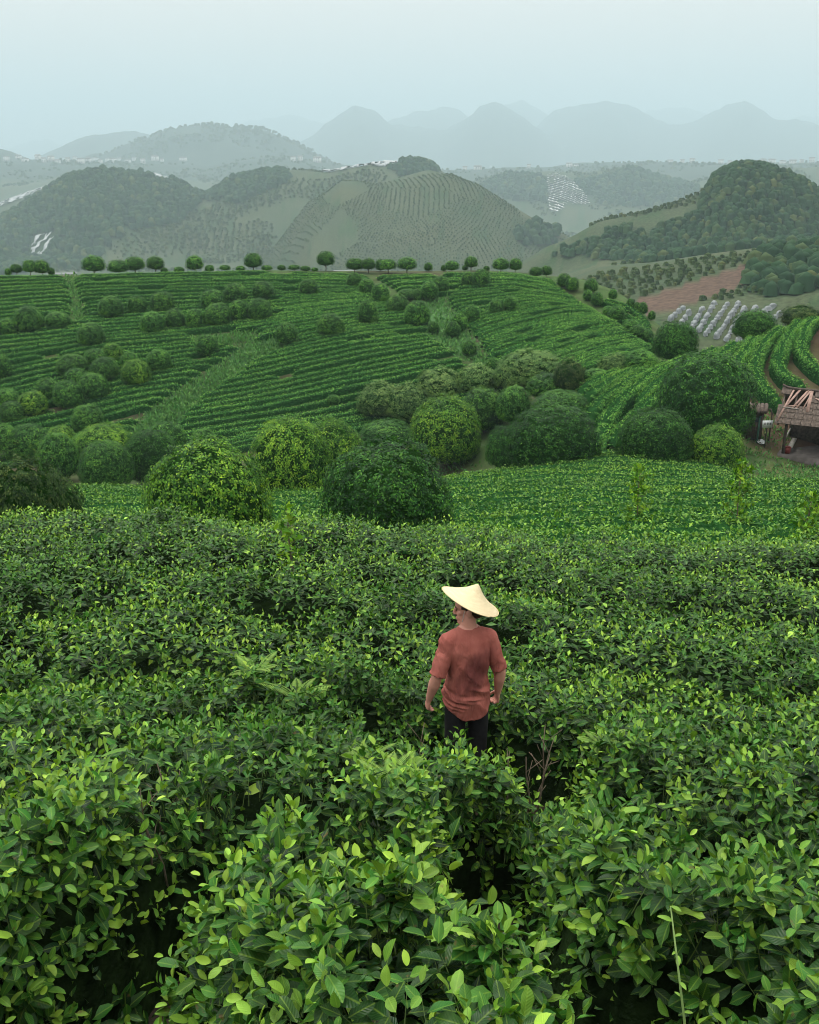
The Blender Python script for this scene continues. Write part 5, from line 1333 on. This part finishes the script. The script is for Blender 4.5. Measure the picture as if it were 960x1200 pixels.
def stalk():
    a, b = at_D(834, 1212, 1.62), at_D(786, 1062, 1.95)
    a[2] = H(a[0], a[1])[0]; root = empty('weed_stalk', a); tag(root, 'tall thin light green weed stalk with small leaves, rising from the dark corner', 'weed')
    e = b - a; P = [np.zeros(3), e * .35 + np.array([.035, 0, .03]), e * .7 + np.array([.03, 0, .03]), e]
    m = MB(); m.tube(P, [.0048, .0042, .0034, .0018], 6); m.build('stem', noise_mat('pale_stem', (0.16, 0.26, 0.08), (0.24, 0.36, 0.12), scale=10, bump=0), root, True)
    for k in range(20):
        t = .25 + .75 * k / 19; p = np.array([np.interp(t, [0, .35, .7, 1], [q[j] for q in P]) for j in range(3)]); an = k * 2.6; L = random.uniform(.025, .06) * (1.2 - .6 * t)
        d = nrm(np.array([[math.cos(an), math.sin(an), .35]])); n_ = nrm(np.array([[0, -.2, 1.0]])); n_ = nrm(n_ - d * (n_ * d).sum(-1, keepdims=True))
        v, f, c, u = leaf_arrays(LT0, p[None], d, n_, np.array([L]), np.array([L * .38]), np.array([.25]), np.array([.4]), np.array([[.6, .7, .5]]))
        link('leaf', make_mesh('leaf', v, f, M_TEA, col=c, uv=u), root)
stalk()
def twigs(root, px, py, n, seed):
    r = random.Random(seed); q = hit(px, py, .70)[0]
    for k in range(n):
        m = MB(); p0 = np.array([q[0] + r.uniform(-.18, .18), q[1] + r.uniform(-.12, .12), q[2] - .35]); h = r.uniform(.42, .62); l = np.array([r.uniform(-.25, .25), r.uniform(-.2, .1), 1]) * h
        m.tube([p0, p0 + l * .4 + np.array([.02, 0, 0]), p0 + l * .75, p0 + l], [.006, .005, .0035, .002], 5)
        for j in range(3):
            s = p0 + l * (.45 + .17 * j); m.tube([s, s + np.array([r.uniform(-.1, .1), r.uniform(-.06, .06), r.uniform(.06, .14)])], [.003, .0015], 4)
        o = m.build('branch', M_TWIG, root, True); o.matrix_parent_inverse = Matrix.Translation(-root.location)
twigs(roots[2], 232, 945, 6, 1); twigs(roots[2], 140, 995, 3, 2); twigs(roots[3], 610, 905, 5, 3); twigs(roots[2], 500, 900, 4, 4)

# ------------------------------------------------------------------ the person in the straw hat
def limb(pts, rx, ry, n=18, ref=(1, 0, 0), cap=True):
    pts = np.array(pts, float); m = len(pts); rx = np.broadcast_to(rx, m).astype(float); ry = np.broadcast_to(ry, m).astype(float); ref = np.array(ref, float)
    # smooth the line through its joints
    s = np.linspace(0, m - 1, (m - 1) * 4 + 1); k = np.arange(m)
    pts = np.stack([np.interp(s, k, pts[:, i]) for i in range(3)], -1); rx = np.interp(s, k, rx); ry = np.interp(s, k, ry)
    for _ in range(2): q = pts.copy(); q[1:-1] = (pts[:-2] + 2 * pts[1:-1] + pts[2:]) / 4; pts = q
    t = nrm(np.gradient(pts, axis=0)); rings = []; C = list(pts); X = list(rx); Y = list(ry); T = list(t)
    if cap:
        r0, r1 = min(rx[0], ry[0]), min(rx[-1], ry[-1])
        pre = [(pts[0] - t[0] * r0 * math.sin(a), rx[0] * math.cos(a), ry[0] * math.cos(a), t[0]) for a in (1.35, .95, .5)]
        post = [(pts[-1] + t[-1] * r1 * math.sin(a), rx[-1] * math.cos(a), ry[-1] * math.cos(a), t[-1]) for a in (.5, .95, 1.35)]
        C = [p[0] for p in pre] + C + [p[0] for p in post]; X = [p[1] for p in pre] + X + [p[1] for p in post]; Y = [p[2] for p in pre] + Y + [p[2] for p in post]; T = [p[3] for p in pre] + T + [p[3] for p in post]
    an = np.arange(n) * 2 * PI / n
    for c, a, b, tt in zip(C, X, Y, T):
        sd = ref - (ref @ tt) * tt; sd /= np.linalg.norm(sd); fw = np.cross(tt, sd)
        rings.append(c + np.cos(an)[:, None] * a * sd + np.sin(an)[:, None] * b * fw)
    R = len(rings); V = np.concatenate(rings + [[C[0]], [C[-1]]]); F = []
    for i in range(R - 1):
        for k in range(n):
            k2 = (k + 1) % n; F += [(i * n + k, i * n + k2, (i + 1) * n + k2), (i * n + k, (i + 1) * n + k2, (i + 1) * n + k)]
    e = R * n
    F += [(e, (k + 1) % n, k) for k in range(n)] + [(e + 1, (R - 1) * n + k, (R - 1) * n + (k + 1) % n) for k in range(n)]
    return V, np.array(F)
def ellipsoid(c, r, M=None, a=20, b=12):
    V = [(0, 0, 1.0)]; F = []
    for j in range(1, b):
        t = PI * j / b
        for i in range(a): V.append((math.sin(t) * math.cos(2 * PI * i / a), math.sin(t) * math.sin(2 * PI * i / a), math.cos(t)))
    V.append((0, 0, -1.0)); e = len(V) - 1
    for i in range(a): F += [(0, 1 + i, 1 + (i + 1) % a), (e, 1 + (b - 2) * a + (i + 1) % a, 1 + (b - 2) * a + i)]
    for j in range(b - 2):
        for i in range(a):
            p, q = 1 + j * a + i, 1 + j * a + (i + 1) % a; F += [(p, p + a, q + a), (p, q + a, q)]
    V = np.array(V) * np.array(r)
    if M is not None: V = V @ np.array(M).T
    return V + np.array(c), np.array(F)
def union(parts, voxel, smooth_it, ratio=None, sm=.5):
    """one continuous surface from overlapping closed shapes"""
    V = []; F = []; n = 0
    for v, f in parts: V.append(v); F.append(f + n); n += len(v)
    me = make_mesh('tmp', np.concatenate(V), np.concatenate(F), []); o = bpy.data.objects.new('tmp', me); COL.objects.link(o)
    r = o.modifiers.new('r', 'REMESH'); r.mode = 'VOXEL'; r.voxel_size = voxel; r.adaptivity = 0
    if smooth_it: s = o.modifiers.new('s', 'SMOOTH'); s.factor = sm; s.iterations = smooth_it
    if ratio: d = o.modifiers.new('d', 'DECIMATE'); d.ratio = ratio
    dg = bpy.context.evaluated_depsgraph_get(); ev = o.evaluated_get(dg); res = bpy.data.meshes.new_from_object(ev)
    bpy.data.objects.remove(o); bpy.data.meshes.remove(me)
    res.polygons.foreach_set('use_smooth', np.ones(len(res.polygons), dtype=bool)); return res

M_SKIN = noise_mat('skin', (0.57, 0.265, 0.205), (0.67, 0.335, 0.265), scale=9, rough=.5, bump=.08, bdist=.002)
M_HAIR = noise_mat('dark_hair', (0.018, 0.012, 0.010), (0.05, 0.035, 0.028), scale=60, rough=.5, bump=.5, bdist=.004)
M_TROU = noise_mat('black_trousers', (0.008, 0.008, 0.011), (0.016, 0.016, 0.020), scale=30, rough=.9, bump=.2, bdist=.003)
M_SHOE = noise_mat('dark_shoe', (0.02, 0.018, 0.018), (0.05, 0.045, 0.045), scale=20, rough=.7, bump=.1, bdist=.002)
M_EYE = noise_mat('eye', (0.02, 0.015, 0.012), (0.03, 0.02, 0.016), scale=20, rough=.2, bump=0)
M_LIP = noise_mat('lip', (0.34, 0.12, 0.11), (0.40, 0.15, 0.13), scale=20, rough=.5, bump=0)
def shirt_material():
    m, nt, b = new_mat('faded_red_cotton'); L = nt.links
    tc = N(nt, 'ShaderNodeTexCoord'); sp = N(nt, 'ShaderNodeSeparateXYZ'); L.new(tc.outputs['Object'], sp.inputs[0])
    nz = N(nt, 'ShaderNodeTexNoise'); nz.inputs['Scale'].default_value = 7; nz.inputs['Detail'].default_value = 5; L.new(tc.outputs['Object'], nz.inputs['Vector'])
    base = ramp(nt, [(.3, (0.28, 0.082, 0.066)), (.7, (0.43, 0.148, 0.120))]); L.new(nz.outputs[0], base.inputs[0])
    # irregular darker patch down the middle of the back
    def mth(op, a, bb):
        n = N(nt, 'ShaderNodeMath', operation=op)
        for i, q in enumerate((a, bb)):
            if isinstance(q, (int, float)): n.inputs[i].default_value = q
            else: L.new(q, n.inputs[i])
        return n.outputs[0]
    ex = mth('DIVIDE', mth('SUBTRACT', sp.outputs[0], mth('MULTIPLY', mth('SUBTRACT', sp.outputs[2], 1.2), .38)), .125)
    ex = mth('SUBTRACT', ex, .12)
    ez = mth('DIVIDE', mth('SUBTRACT', sp.outputs[2], 1.185), .21)
    dd = mth('ADD', mth('MULTIPLY', ex, ex), mth('MULTIPLY', ez, ez))
    nn = N(nt, 'ShaderNodeTexNoise'); nn.inputs['Scale'].default_value = 9; nn.inputs['Detail'].default_value = 4; L.new(tc.outputs['Object'], nn.inputs['Vector'])
    mp = N(nt, 'ShaderNodeMapping'); mp.inputs['Rotation'].default_value = (0, -.5, 0); mp.inputs['Scale'].default_value = (30, 10, 5); L.new(tc.outputs['Object'], mp.inputs[0])
    n3 = N(nt, 'ShaderNodeTexNoise'); n3.inputs['Scale'].default_value = 1.0; n3.inputs['Detail'].default_value = 3; L.new(mp.outputs[0], n3.inputs['Vector'])
    dd = mth('ADD', dd, mth('MULTIPLY', mth('SUBTRACT', nn.outputs[0], .5), 1.2))
    dd = mth('ADD', dd, mth('MULTIPLY', mth('SUBTRACT', n3.outputs[0], .5), 1.2))
    mr = N(nt, 'ShaderNodeMapRange', interpolation_type='SMOOTHSTEP'); L.new(dd, mr.inputs['Value']); mr.inputs['From Min'].default_value = -.1; mr.inputs['From Max'].default_value = 1.6
    mr.inputs['To Min'].default_value = .72; mr.inputs['To Max'].default_value = 0.0
    bk = N(nt, 'ShaderNodeMapRange'); L.new(sp.outputs[1], bk.inputs['Value']); bk.inputs['From Min'].default_value = -.02; bk.inputs['From Max'].default_value = .0; bk.inputs['To Min'].default_value = 1; bk.inputs['To Max'].default_value = 0
    patch_fac = mth('MULTIPLY', mr.outputs[0], bk.outputs[0])
    mx = N(nt, 'ShaderNodeMix', data_type='RGBA'); L.new(patch_fac, mx.inputs['Factor']); L.new(base.outputs[0], mx.inputs['A']); mx.inputs['B'].default_value = (0.085, 0.022, 0.026, 1)
    L.new(mx.outputs['Result'], b.inputs['Base Color']); b.inputs['Roughness'].default_value = .9; b.inputs['Specular IOR Level'].default_value = .15
    wv = N(nt, 'ShaderNodeTexNoise'); wv.inputs['Scale'].default_value = 240; L.new(tc.outputs['Object'], wv.inputs['Vector'])
    bp = N(nt, 'ShaderNodeBump'); bp.inputs['Strength'].default_value = .25; bp.inputs['Distance'].default_value = .002; L.new(wv.outputs[0], bp.inputs['Height'])
    m2 = N(nt, 'ShaderNodeMapping'); m2.inputs['Rotation'].default_value = (0, -.6, 0); m2.inputs['Scale'].default_value = (20, 9, 6); L.new(tc.outputs['Object'], m2.inputs[0])
    n5 = N(nt, 'ShaderNodeTexNoise'); n5.inputs['Scale'].default_value = 1.0; n5.inputs['Detail'].default_value = 3; n5.inputs['Distortion'].default_value = .6; L.new(m2.outputs[0], n5.inputs['Vector'])
    rd = mth('ABSOLUTE', mth('SUBTRACT', n5.outputs[0], .5), 0.0)
    b2 = N(nt, 'ShaderNodeBump'); b2.inputs['Strength'].default_value = .5; b2.inputs['Distance'].default_value = .05; L.new(rd, b2.inputs['Height']); L.new(bp.outputs[0], b2.inputs['Normal'])
    L.new(b2.outputs[0], b.inputs['Normal'])
    return m
M_SHIRT = shirt_material()

PS = 0.955
HEADC = np.array([.005, .035, 1.645])
HY = math.radians(68); HP = math.radians(6)
HR = np.array(Matrix.Rotation(HY, 3, 'Z') @ Matrix.Rotation(-HP, 3, 'X'))
def hd_(v): return np.asarray(v) @ HR.T + HEADC
def head_parts():
    P = []
    def e(c, r): v, f = ellipsoid(c, r); P.append((hd_(v), f))
    e((0, -.014, .030), (.076, .098, .094)); e((0, .030, -.040), (.059, .060, .074)); e((0, .070, -.098), (.027, .021, .021)); e((0, .042, .045), (.062, .052, .055))
    e((0, .081, .030), (.046, .013, .012)); e((.040, .055, -.012), (.022, .024, .020)); e((-.040, .055, -.012), (.022, .024, .020)); e((0, .084, -.066), (.026, .013, .018))
    for s in (-1, 1):
        e((s * .046, .018, -.070), (.018, .040, .028))
        e((s * .082, -.014, -.006), (.009, .021, .033)); e((s * .075, -.004, -.012), (.012, .012, .018))
    v, f = limb([(0, .088, .022), (0, .100, -.004), (0, .110, -.024)], [.008, .010, .012], [.010, .012, .010], 12); P.append((hd_(v), f))
    e((.010, .101, -.030), (.009, .010, .007)); e((-.010, .101, -.030), (.009, .010, .007))
    return P
SHO = {-1: np.array([-.160, .0, 1.408]), 1: np.array([.160, .0, 1.408])}
ELB = {-1: np.array([-.252, -.035, 1.145]), 1: np.array([.240, -.050, 1.145])}
WRI = {-1: np.array([-.284, .055, .920]), 1: np.array([.252, .025, .920])}
def hand_parts(s, curl):
    w = WRI[s]; d = nrm((w - ELB[s])[None])[0]; d = nrm((d + np.array([0, .05, -.35]))[None])[0]
    inn = np.array([-s, 0, 0.0]); inn = inn - d * (inn @ d); inn /= np.linalg.norm(inn); fwd = np.cross(d, inn) * s; fwd = fwd if fwd[1] > 0 else -fwd
    P = [limb([w - d * .02, w + d * .025, w + d * .065, w + d * .088], [.017, .015, .014, .012], [.026, .035, .041, .040], 16, ref=inn)]
    for k, (oy, L) in enumerate(((.031, .070), (.011, .080), (-.010, .076), (-.029, .060))):
        p = w + d * .085 + fwd * oy; pts = [p - d * .02]; an = 0
        for q, seg in enumerate((.45, .32, .25)):
            an += math.radians(curl * (.55, .9, .7)[q] * (1 + .10 * k)); dr = d * math.cos(an) + inn * math.sin(an)
            pts.append(pts[-1] + dr * L * seg * (1.28 if q == 0 else 1))
        P.append(limb(pts, [.0100, .0092, .0082, .0066], [.0100, .0092, .0082, .0066], 10, ref=fwd))
    b = w + d * .022 + fwd * .026; tdir = nrm((d * .75 + fwd * .75 + inn * .35)[None])[0]; tip = nrm((d * .9 + fwd * .05 + inn * .75)[None])[0]
    P.append(limb([b, b + tdir * .035, b + tdir * .052 + tip * .025, b + tdir * .055 + tip * .05], [.0145, .0122, .0105, .0080], [.0135, .0115, .010, .0075], 10, ref=inn))
    return P
def build_person(loc, yaw):
    root = empty('person', loc, yaw); root.scale = (PS, PS, PS); tag(root, 'person seen from behind in a faded red t-shirt and black trousers, looking left', 'person')
    P = head_parts()
    P.append(limb([(0, 0, 1.45), (0, .004, 1.52), (.002, .022, 1.60)], [.068, .058, .056], [.066, .060, .060]))
    P.append(limb([(0, .01, .90), (0, .005, 1.0), (0, 0, 1.1), (0, -.002, 1.22), (0, -.006, 1.34), (0, -.004, 1.42), (0, 0, 1.475)], [.158, .150, .142, .150, .158, .150, .10], [.115, .105, .098, .108, .114, .100, .075]))
    for s in (-1, 1):
        a, e, w = SHO[s], ELB[s], WRI[s]
        P.append(limb([(s * .06, 0, 1.445), a - np.array([0, 0, .006])], [.048, .050], [.052, .054]))
        P.append(limb([a, a + (e - a) * .45, e], [.056, .050, .041], [.058, .052, .043]))
        P.append(limb([e, e + (w - e) * .30, e + (w - e) * .7, w, w + (w - e) * .06], [.041, .044, .034, .025, .022], [.043, .047, .036, .030, .029]))
        P += hand_parts(s, 34 if s < 0 else 62)
        P.append(limb([(s * .085, .0, .93), (s * .095, .012, .50), (s * .10, -.01, .08)], [.082, .055, .040], [.09, .06, .045]))
    body = union(P, .0046, 5, .42, .4); body.materials.append(M_SKIN); link('body', body, root)
    for s in (-1, 1):
        v, f = ellipsoid((s * .031, .0835, .010), (.010, .0055, .0045), a=12, b=8); link('eye', make_mesh('eye', hd_(v), f, M_EYE), root)
        v, f = limb([(s * .016, .0935, .031), (s * .034, .090, .036), (s * .052, .076, .030)], [.004, .0045, .003], [.004, .0045, .003], 8); link('eyebrow', make_mesh('eyebrow', hd_(v), f, M_HAIR), root)
    V, F = limb([(-.021, .086, -.066), (0, .0985, -.063), (.021, .086, -.066)], [.003, .0055, .003], [.004, .007, .004], 8); link('lips', make_mesh('lips', hd_(V), F, M_LIP), root)
    # hair: short cap with a low hairline at the nape
    H_ = [ellipsoid((0, -.020, .038), (.081, .101, .094)), ellipsoid((0, -.060, -.018), (.066, .056, .058))]
    hm = union([(hd_(v), f) for v, f in H_], .006, 3)
    co = np.empty(len(hm.vertices) * 3, np.float32); hm.vertices.foreach_get('co', co); co = co.reshape(-1, 3)
    loc_ = (co - HEADC) @ HR; bad = (loc_[:, 1] > .055) & (loc_[:, 2] < .06) | (loc_[:, 1] > .012) & (loc_[:, 2] < .02)
    nzs = vnoise(co * 70, 3); co += (nzs * .003)[:, None] * nrm(co - HEADC)
    hv = cut_mesh(hm, co, bad, 'hair', M_HAIR); link('hair', hv, root)
    # shirt
    S = [limb([(0, .012, .70), (0, .008, .88), (0, .004, 1.02), (0, .0, 1.14), (0, -.004, 1.26), (0, -.006, 1.36), (0, -.004, 1.43), (0, .0, 1.49), (0, .004, 1.525)],
              [.168, .170, .162, .150, .152, .162, .160, .106, .074], [.150, .150, .140, .133, .136, .136, .118, .085, .070], 28)]
    for s in (-1, 1):
        a, e = SHO[s], ELB[s]; d = nrm((e - a)[None])[0]
        S.append(limb([(s * .09, 0, 1.445), a + np.array([s * .004, 0, .004])], [.062, .064], [.072, .074], 18))
        S.append(limb([a, a + d * .12, a + d * .22, a + d * .30], [.062, .057, .056, .058], [.074, .074, .076, .080], 18))
    sm = union(S, .0065, 10, None, .6)
    n = len(sm.vertices); co = np.empty(n * 3, np.float32); sm.vertices.foreach_get('co', co); co = co.reshape(-1, 3).astype(float)
    no = np.empty(n * 3, np.float32); sm.vertices.foreach_get('normal', no); no = no.reshape(-1, 3)
    x, y, z = co.T
    def ridge(p, sd): return 1 - 2 * np.abs(vnoise(p, sd))
    low = sstep(1.46, 1.15, z)
    f1 = ridge(np.stack([x * 11 - z * 4.5, z * 1.3, y * 6], -1), 5) * .013 * low                           # long drapes from the shoulder blades
    f2 = ridge(np.stack([x * 7 + z * 5.5, z * 2.6, y * 7], -1), 8) * .010 * (.35 + .65 * low)
    wa = np.exp(-((z - 1.00 - .05 * np.sin(x * 14)) / .07) ** 2)
    f3 = ridge(np.stack([x * 6 + z * 6, z * 26 + x * 5, y * 6], -1), 13) * .016 * wa                       # bunched cloth at the waist
    arm = sstep(.155, .20, np.abs(x)) * sstep(1.1, 1.16, z)
    f4 = ridge(np.stack([x * 10 + z * 9, z * 14 - np.abs(x) * 10, y * 8], -1), 17) * .006 * arm
    hemw = .010 * np.sin(np.arctan2(y, x) * 6 + 1.0) * sstep(.98, .80, z)
    co = co + no * (f1 * (1 - arm) + f2 * (1 - arm) + f3 * (1 - arm) + f4 + hemw)[:, None]
    x, y, z = co.T; bad = np.zeros(n, bool)
    trunk = np.abs(x) < .22
    hem = .785 + .105 * np.clip(np.abs(x) / .19, 0, 1.1) ** 2 + .004 * np.sin(x * 23)
    bad |= trunk & (z < hem) & (z < 1.02)
    bad |= (np.hypot(x, y - .006) < .074) & (z > 1.488 - .10 * (y - .0))
    for s in (-1, 1):
        a, e = SHO[s], ELB[s]; d = nrm((e - a)[None])[0]; t = (co - a) @ d; rad = np.linalg.norm(co - a - t[:, None] * d, axis=1)
        bad |= (t > .262) & (rad < .10) & (np.abs(x) > .186) & (z > .95)
    sh_ = cut_mesh(sm, co, bad, 'shirt', M_SHIRT); so = link('shirt', sh_, root)
    md = so.modifiers.new('thick', 'SOLIDIFY'); md.thickness = .0045; md.offset = -1
    md2 = so.modifiers.new('round', 'SMOOTH'); md2.factor = .4; md2.iterations = 2
    # trousers, shoes
    T = [limb([(0, .008, .99), (0, .006, .90), (0, .004, .84)], [.148, .154, .148], [.112, .120, .116], 22)]
    for s in (-1, 1): T.append(limb([(s * .088, .004, .90), (s * .095, .012, .52), (s * .10, .0, .28), (s * .102, -.012, .07)], [.084, .074, .066, .068], [.100, .08, .072, .078], 18))
    tm = union(T, .011, 4); tm.materials.append(M_TROU); link('trousers', tm, root)
    for s in (-1, 1):
        m = union([limb([(s * .105, -.055, .045), (s * .107, .03, .05), (s * .112, .13, .035), (s * .114, .175, .03)], [.036, .040, .042, .032], [.042, .046, .032, .022], 14)], .009, 2); m.materials.append(M_SHOE); link('shoe', m, root)
    return root
def cut_mesh(me, co, bad, name, mat):
    nf = len(me.polygons); tot = np.empty(nf, np.int32); me.polygons.foreach_get('loop_total', tot)
    lo = np.empty(len(me.loops), np.int32); me.loops.foreach_get('vertex_index', lo); st_ = np.concatenate([[0], np.cumsum(tot)[:-1]])
    fs = []
    for k in (3, 4):
        i = np.where(tot == k)[0]
        if len(i):
            f = lo[st_[i][:, None] + np.arange(k)]; f = f[~bad[f].any(1)]
            if len(f): fs.append(f)
    used = np.unique(np.concatenate([f.ravel() for f in fs])); re = np.full(len(co), -1); re[used] = np.arange(len(used))
    return make_mesh(name, co[used], [re[f] for f in fs], mat)
pq = at_D(548, 800, 6.30); PX = float(pq[0]); PZ = float(H(PX, 6.30)[0])
person = build_person((PX, 6.30, PZ), math.radians(14))

# straw hat
def straw():
    m, nt, b = new_mat('woven_straw'); L = nt.links
    uv = N(nt, 'ShaderNodeUVMap', uv_map='UVMap'); mp = N(nt, 'ShaderNodeMapping'); mp.inputs['Scale'].default_value = (44, 18, 1); L.new(uv.outputs[0], mp.inputs[0])
    ck = N(nt, 'ShaderNodeTexBrick'); L.new(mp.outputs[0], ck.inputs['Vector']); ck.inputs['Scale'].default_value = 1.0; ck.inputs['Mortar Size'].default_value = .09; ck.inputs['Mortar Smooth'].default_value = .6
    ck.inputs['Color1'].default_value = (0.93, 0.85, 0.60, 1); ck.inputs['Color2'].default_value = (0.88, 0.78, 0.52, 1); ck.inputs['Mortar'].default_value = (0.62, 0.50, 0.28, 1)
    nz = N(nt, 'ShaderNodeTexNoise'); nz.inputs['Scale'].default_value = 12; L.new(uv.outputs[0], nz.inputs['Vector'])
    mx = N(nt, 'ShaderNodeMix', data_type='RGBA'); mr = N(nt, 'ShaderNodeMapRange'); L.new(nz.outputs[0], mr.inputs['Value']); mr.inputs['From Min'].default_value = .45; mr.inputs['From Max'].default_value = .8; mr.inputs['To Max'].default_value = .5
    L.new(mr.outputs[0], mx.inputs['Factor']); L.new(ck.outputs['Color'], mx.inputs['A']); mx.inputs['B'].default_value = (0.90, 0.80, 0.56, 1); L.new(mx.outputs['Result'], b.inputs['Base Color'])
    bp = N(nt, 'ShaderNodeBump'); bp.inputs['Strength'].default_value = .5; bp.inputs['Distance'].default_value = .003; L.new(ck.outputs['Fac'], bp.inputs['Height']); bp.invert = True; L.new(bp.outputs[0], b.inputs['Normal'])
    b.inputs['Roughness'].default_value = .7; return m
M_STRAW = straw()
hc = at_D(551, 704.5, 6.34); tiltx = math.radians(24); tiltb = math.radians(7)
hat = empty('conical_hat', hc); hat.rotation_euler = (Matrix.Rotation(tiltx, 3, 'Y') @ Matrix.Rotation(-tiltb, 3, 'X')).to_euler()
tag(hat, 'pale conical straw hat tilted on the head of the person', 'hat')
prof = [(0, .136), (.008, .133), (.022, .121), (.045, .098), (.075, .073), (.11, .051), (.145, .032), (.18, .016), (.207, .005), (.216, .0)]
n = 64; V = []; U = []; F = []
for j, (r, z) in enumerate(prof):
    for i in range(n + 1):
        an = 2 * PI * i / n; w = 1 + .012 * math.sin(3 * an + 1) * (r / .21); V.append((r * w * math.cos(an), r * w * math.sin(an), z + .006 * math.sin(2 * an + .6) * (r / .21) ** 2)); U.append((i / n, r / .216))
for j in range(len(prof) - 1):
    for i in range(n): a = j * (n + 1) + i; F.append((a, a + n + 1, a + n + 2, a + 1))
o = link('crown', make_mesh('crown', V, np.array(F), M_STRAW, uv=U), hat); md = o.modifiers.new('t', 'SOLIDIFY'); md.thickness = .004
v = []; 
rim = MB(); rim.tube([(.216 * (1 + .012 * math.sin(3 * a + 1)) * math.cos(a), .216 * (1 + .012 * math.sin(3 * a + 1)) * math.sin(a), .006 * math.sin(2 * a + .6)) for a in np.linspace(0, 2 * PI, 61)], .0035, 6); rim.build('rim', M_STRAW, hat, True)
ci = Matrix(hat.rotation_euler.to_matrix()).transposed()
RY = Matrix.Rotation(math.radians(14), 3, 'Z')
def tohat(p): return np.array(ci @ (RY @ (Vector(p) * PS) + Vector((PX, 6.30, PZ)) - Vector(hc)))
chin = HEADC + HR @ np.array([.0, .070, -.122]); stp = MB()
for s in (-1, 1):
    a = HEADC + HR @ np.array([s * .083, .02, .02]); b = HEADC + HR @ np.array([s * .062, .045, -.07]); stp.tube([tohat(a), tohat(b), tohat(chin)], .0022, 5)
stp.build('chin_strap', noise_mat('strap', (0.5, 0.5, 0.48), (0.6, 0.6, 0.58), scale=20, bump=0), hat, True)

# ------------------------------------------------------------------ haze: the damp air between the hills
def haze():
    v = [(x, y, z) for x in (-14300, 14300) for y in (-14300, 14300) for z in (-330, 500)]
    f = [[0, 1, 3, 2], [4, 6, 7, 5], [0, 4, 5, 1], [2, 3, 7, 6], [0, 2, 6, 4], [1, 5, 7, 3]]
    m = bpy.data.materials.new('haze'); m.use_nodes = True; nt = m.node_tree; nt.nodes.clear()
    o = nt.nodes.new('ShaderNodeOutputMaterial'); pv = nt.nodes.new('ShaderNodeVolumePrincipled')
    pv.inputs['Color'].default_value = (0.65, 0.82, 0.915, 1); pv.inputs['Density'].default_value = HAZE_DENSITY
    pv.inputs['Anisotropy'].default_value = 0.0
    nt.links.new(pv.outputs[0], o.inputs['Volume'])
    ob = link('haze', make_mesh('haze', v, np.array(f), m, smooth=False)); tag(ob, kind='stuff')
haze()
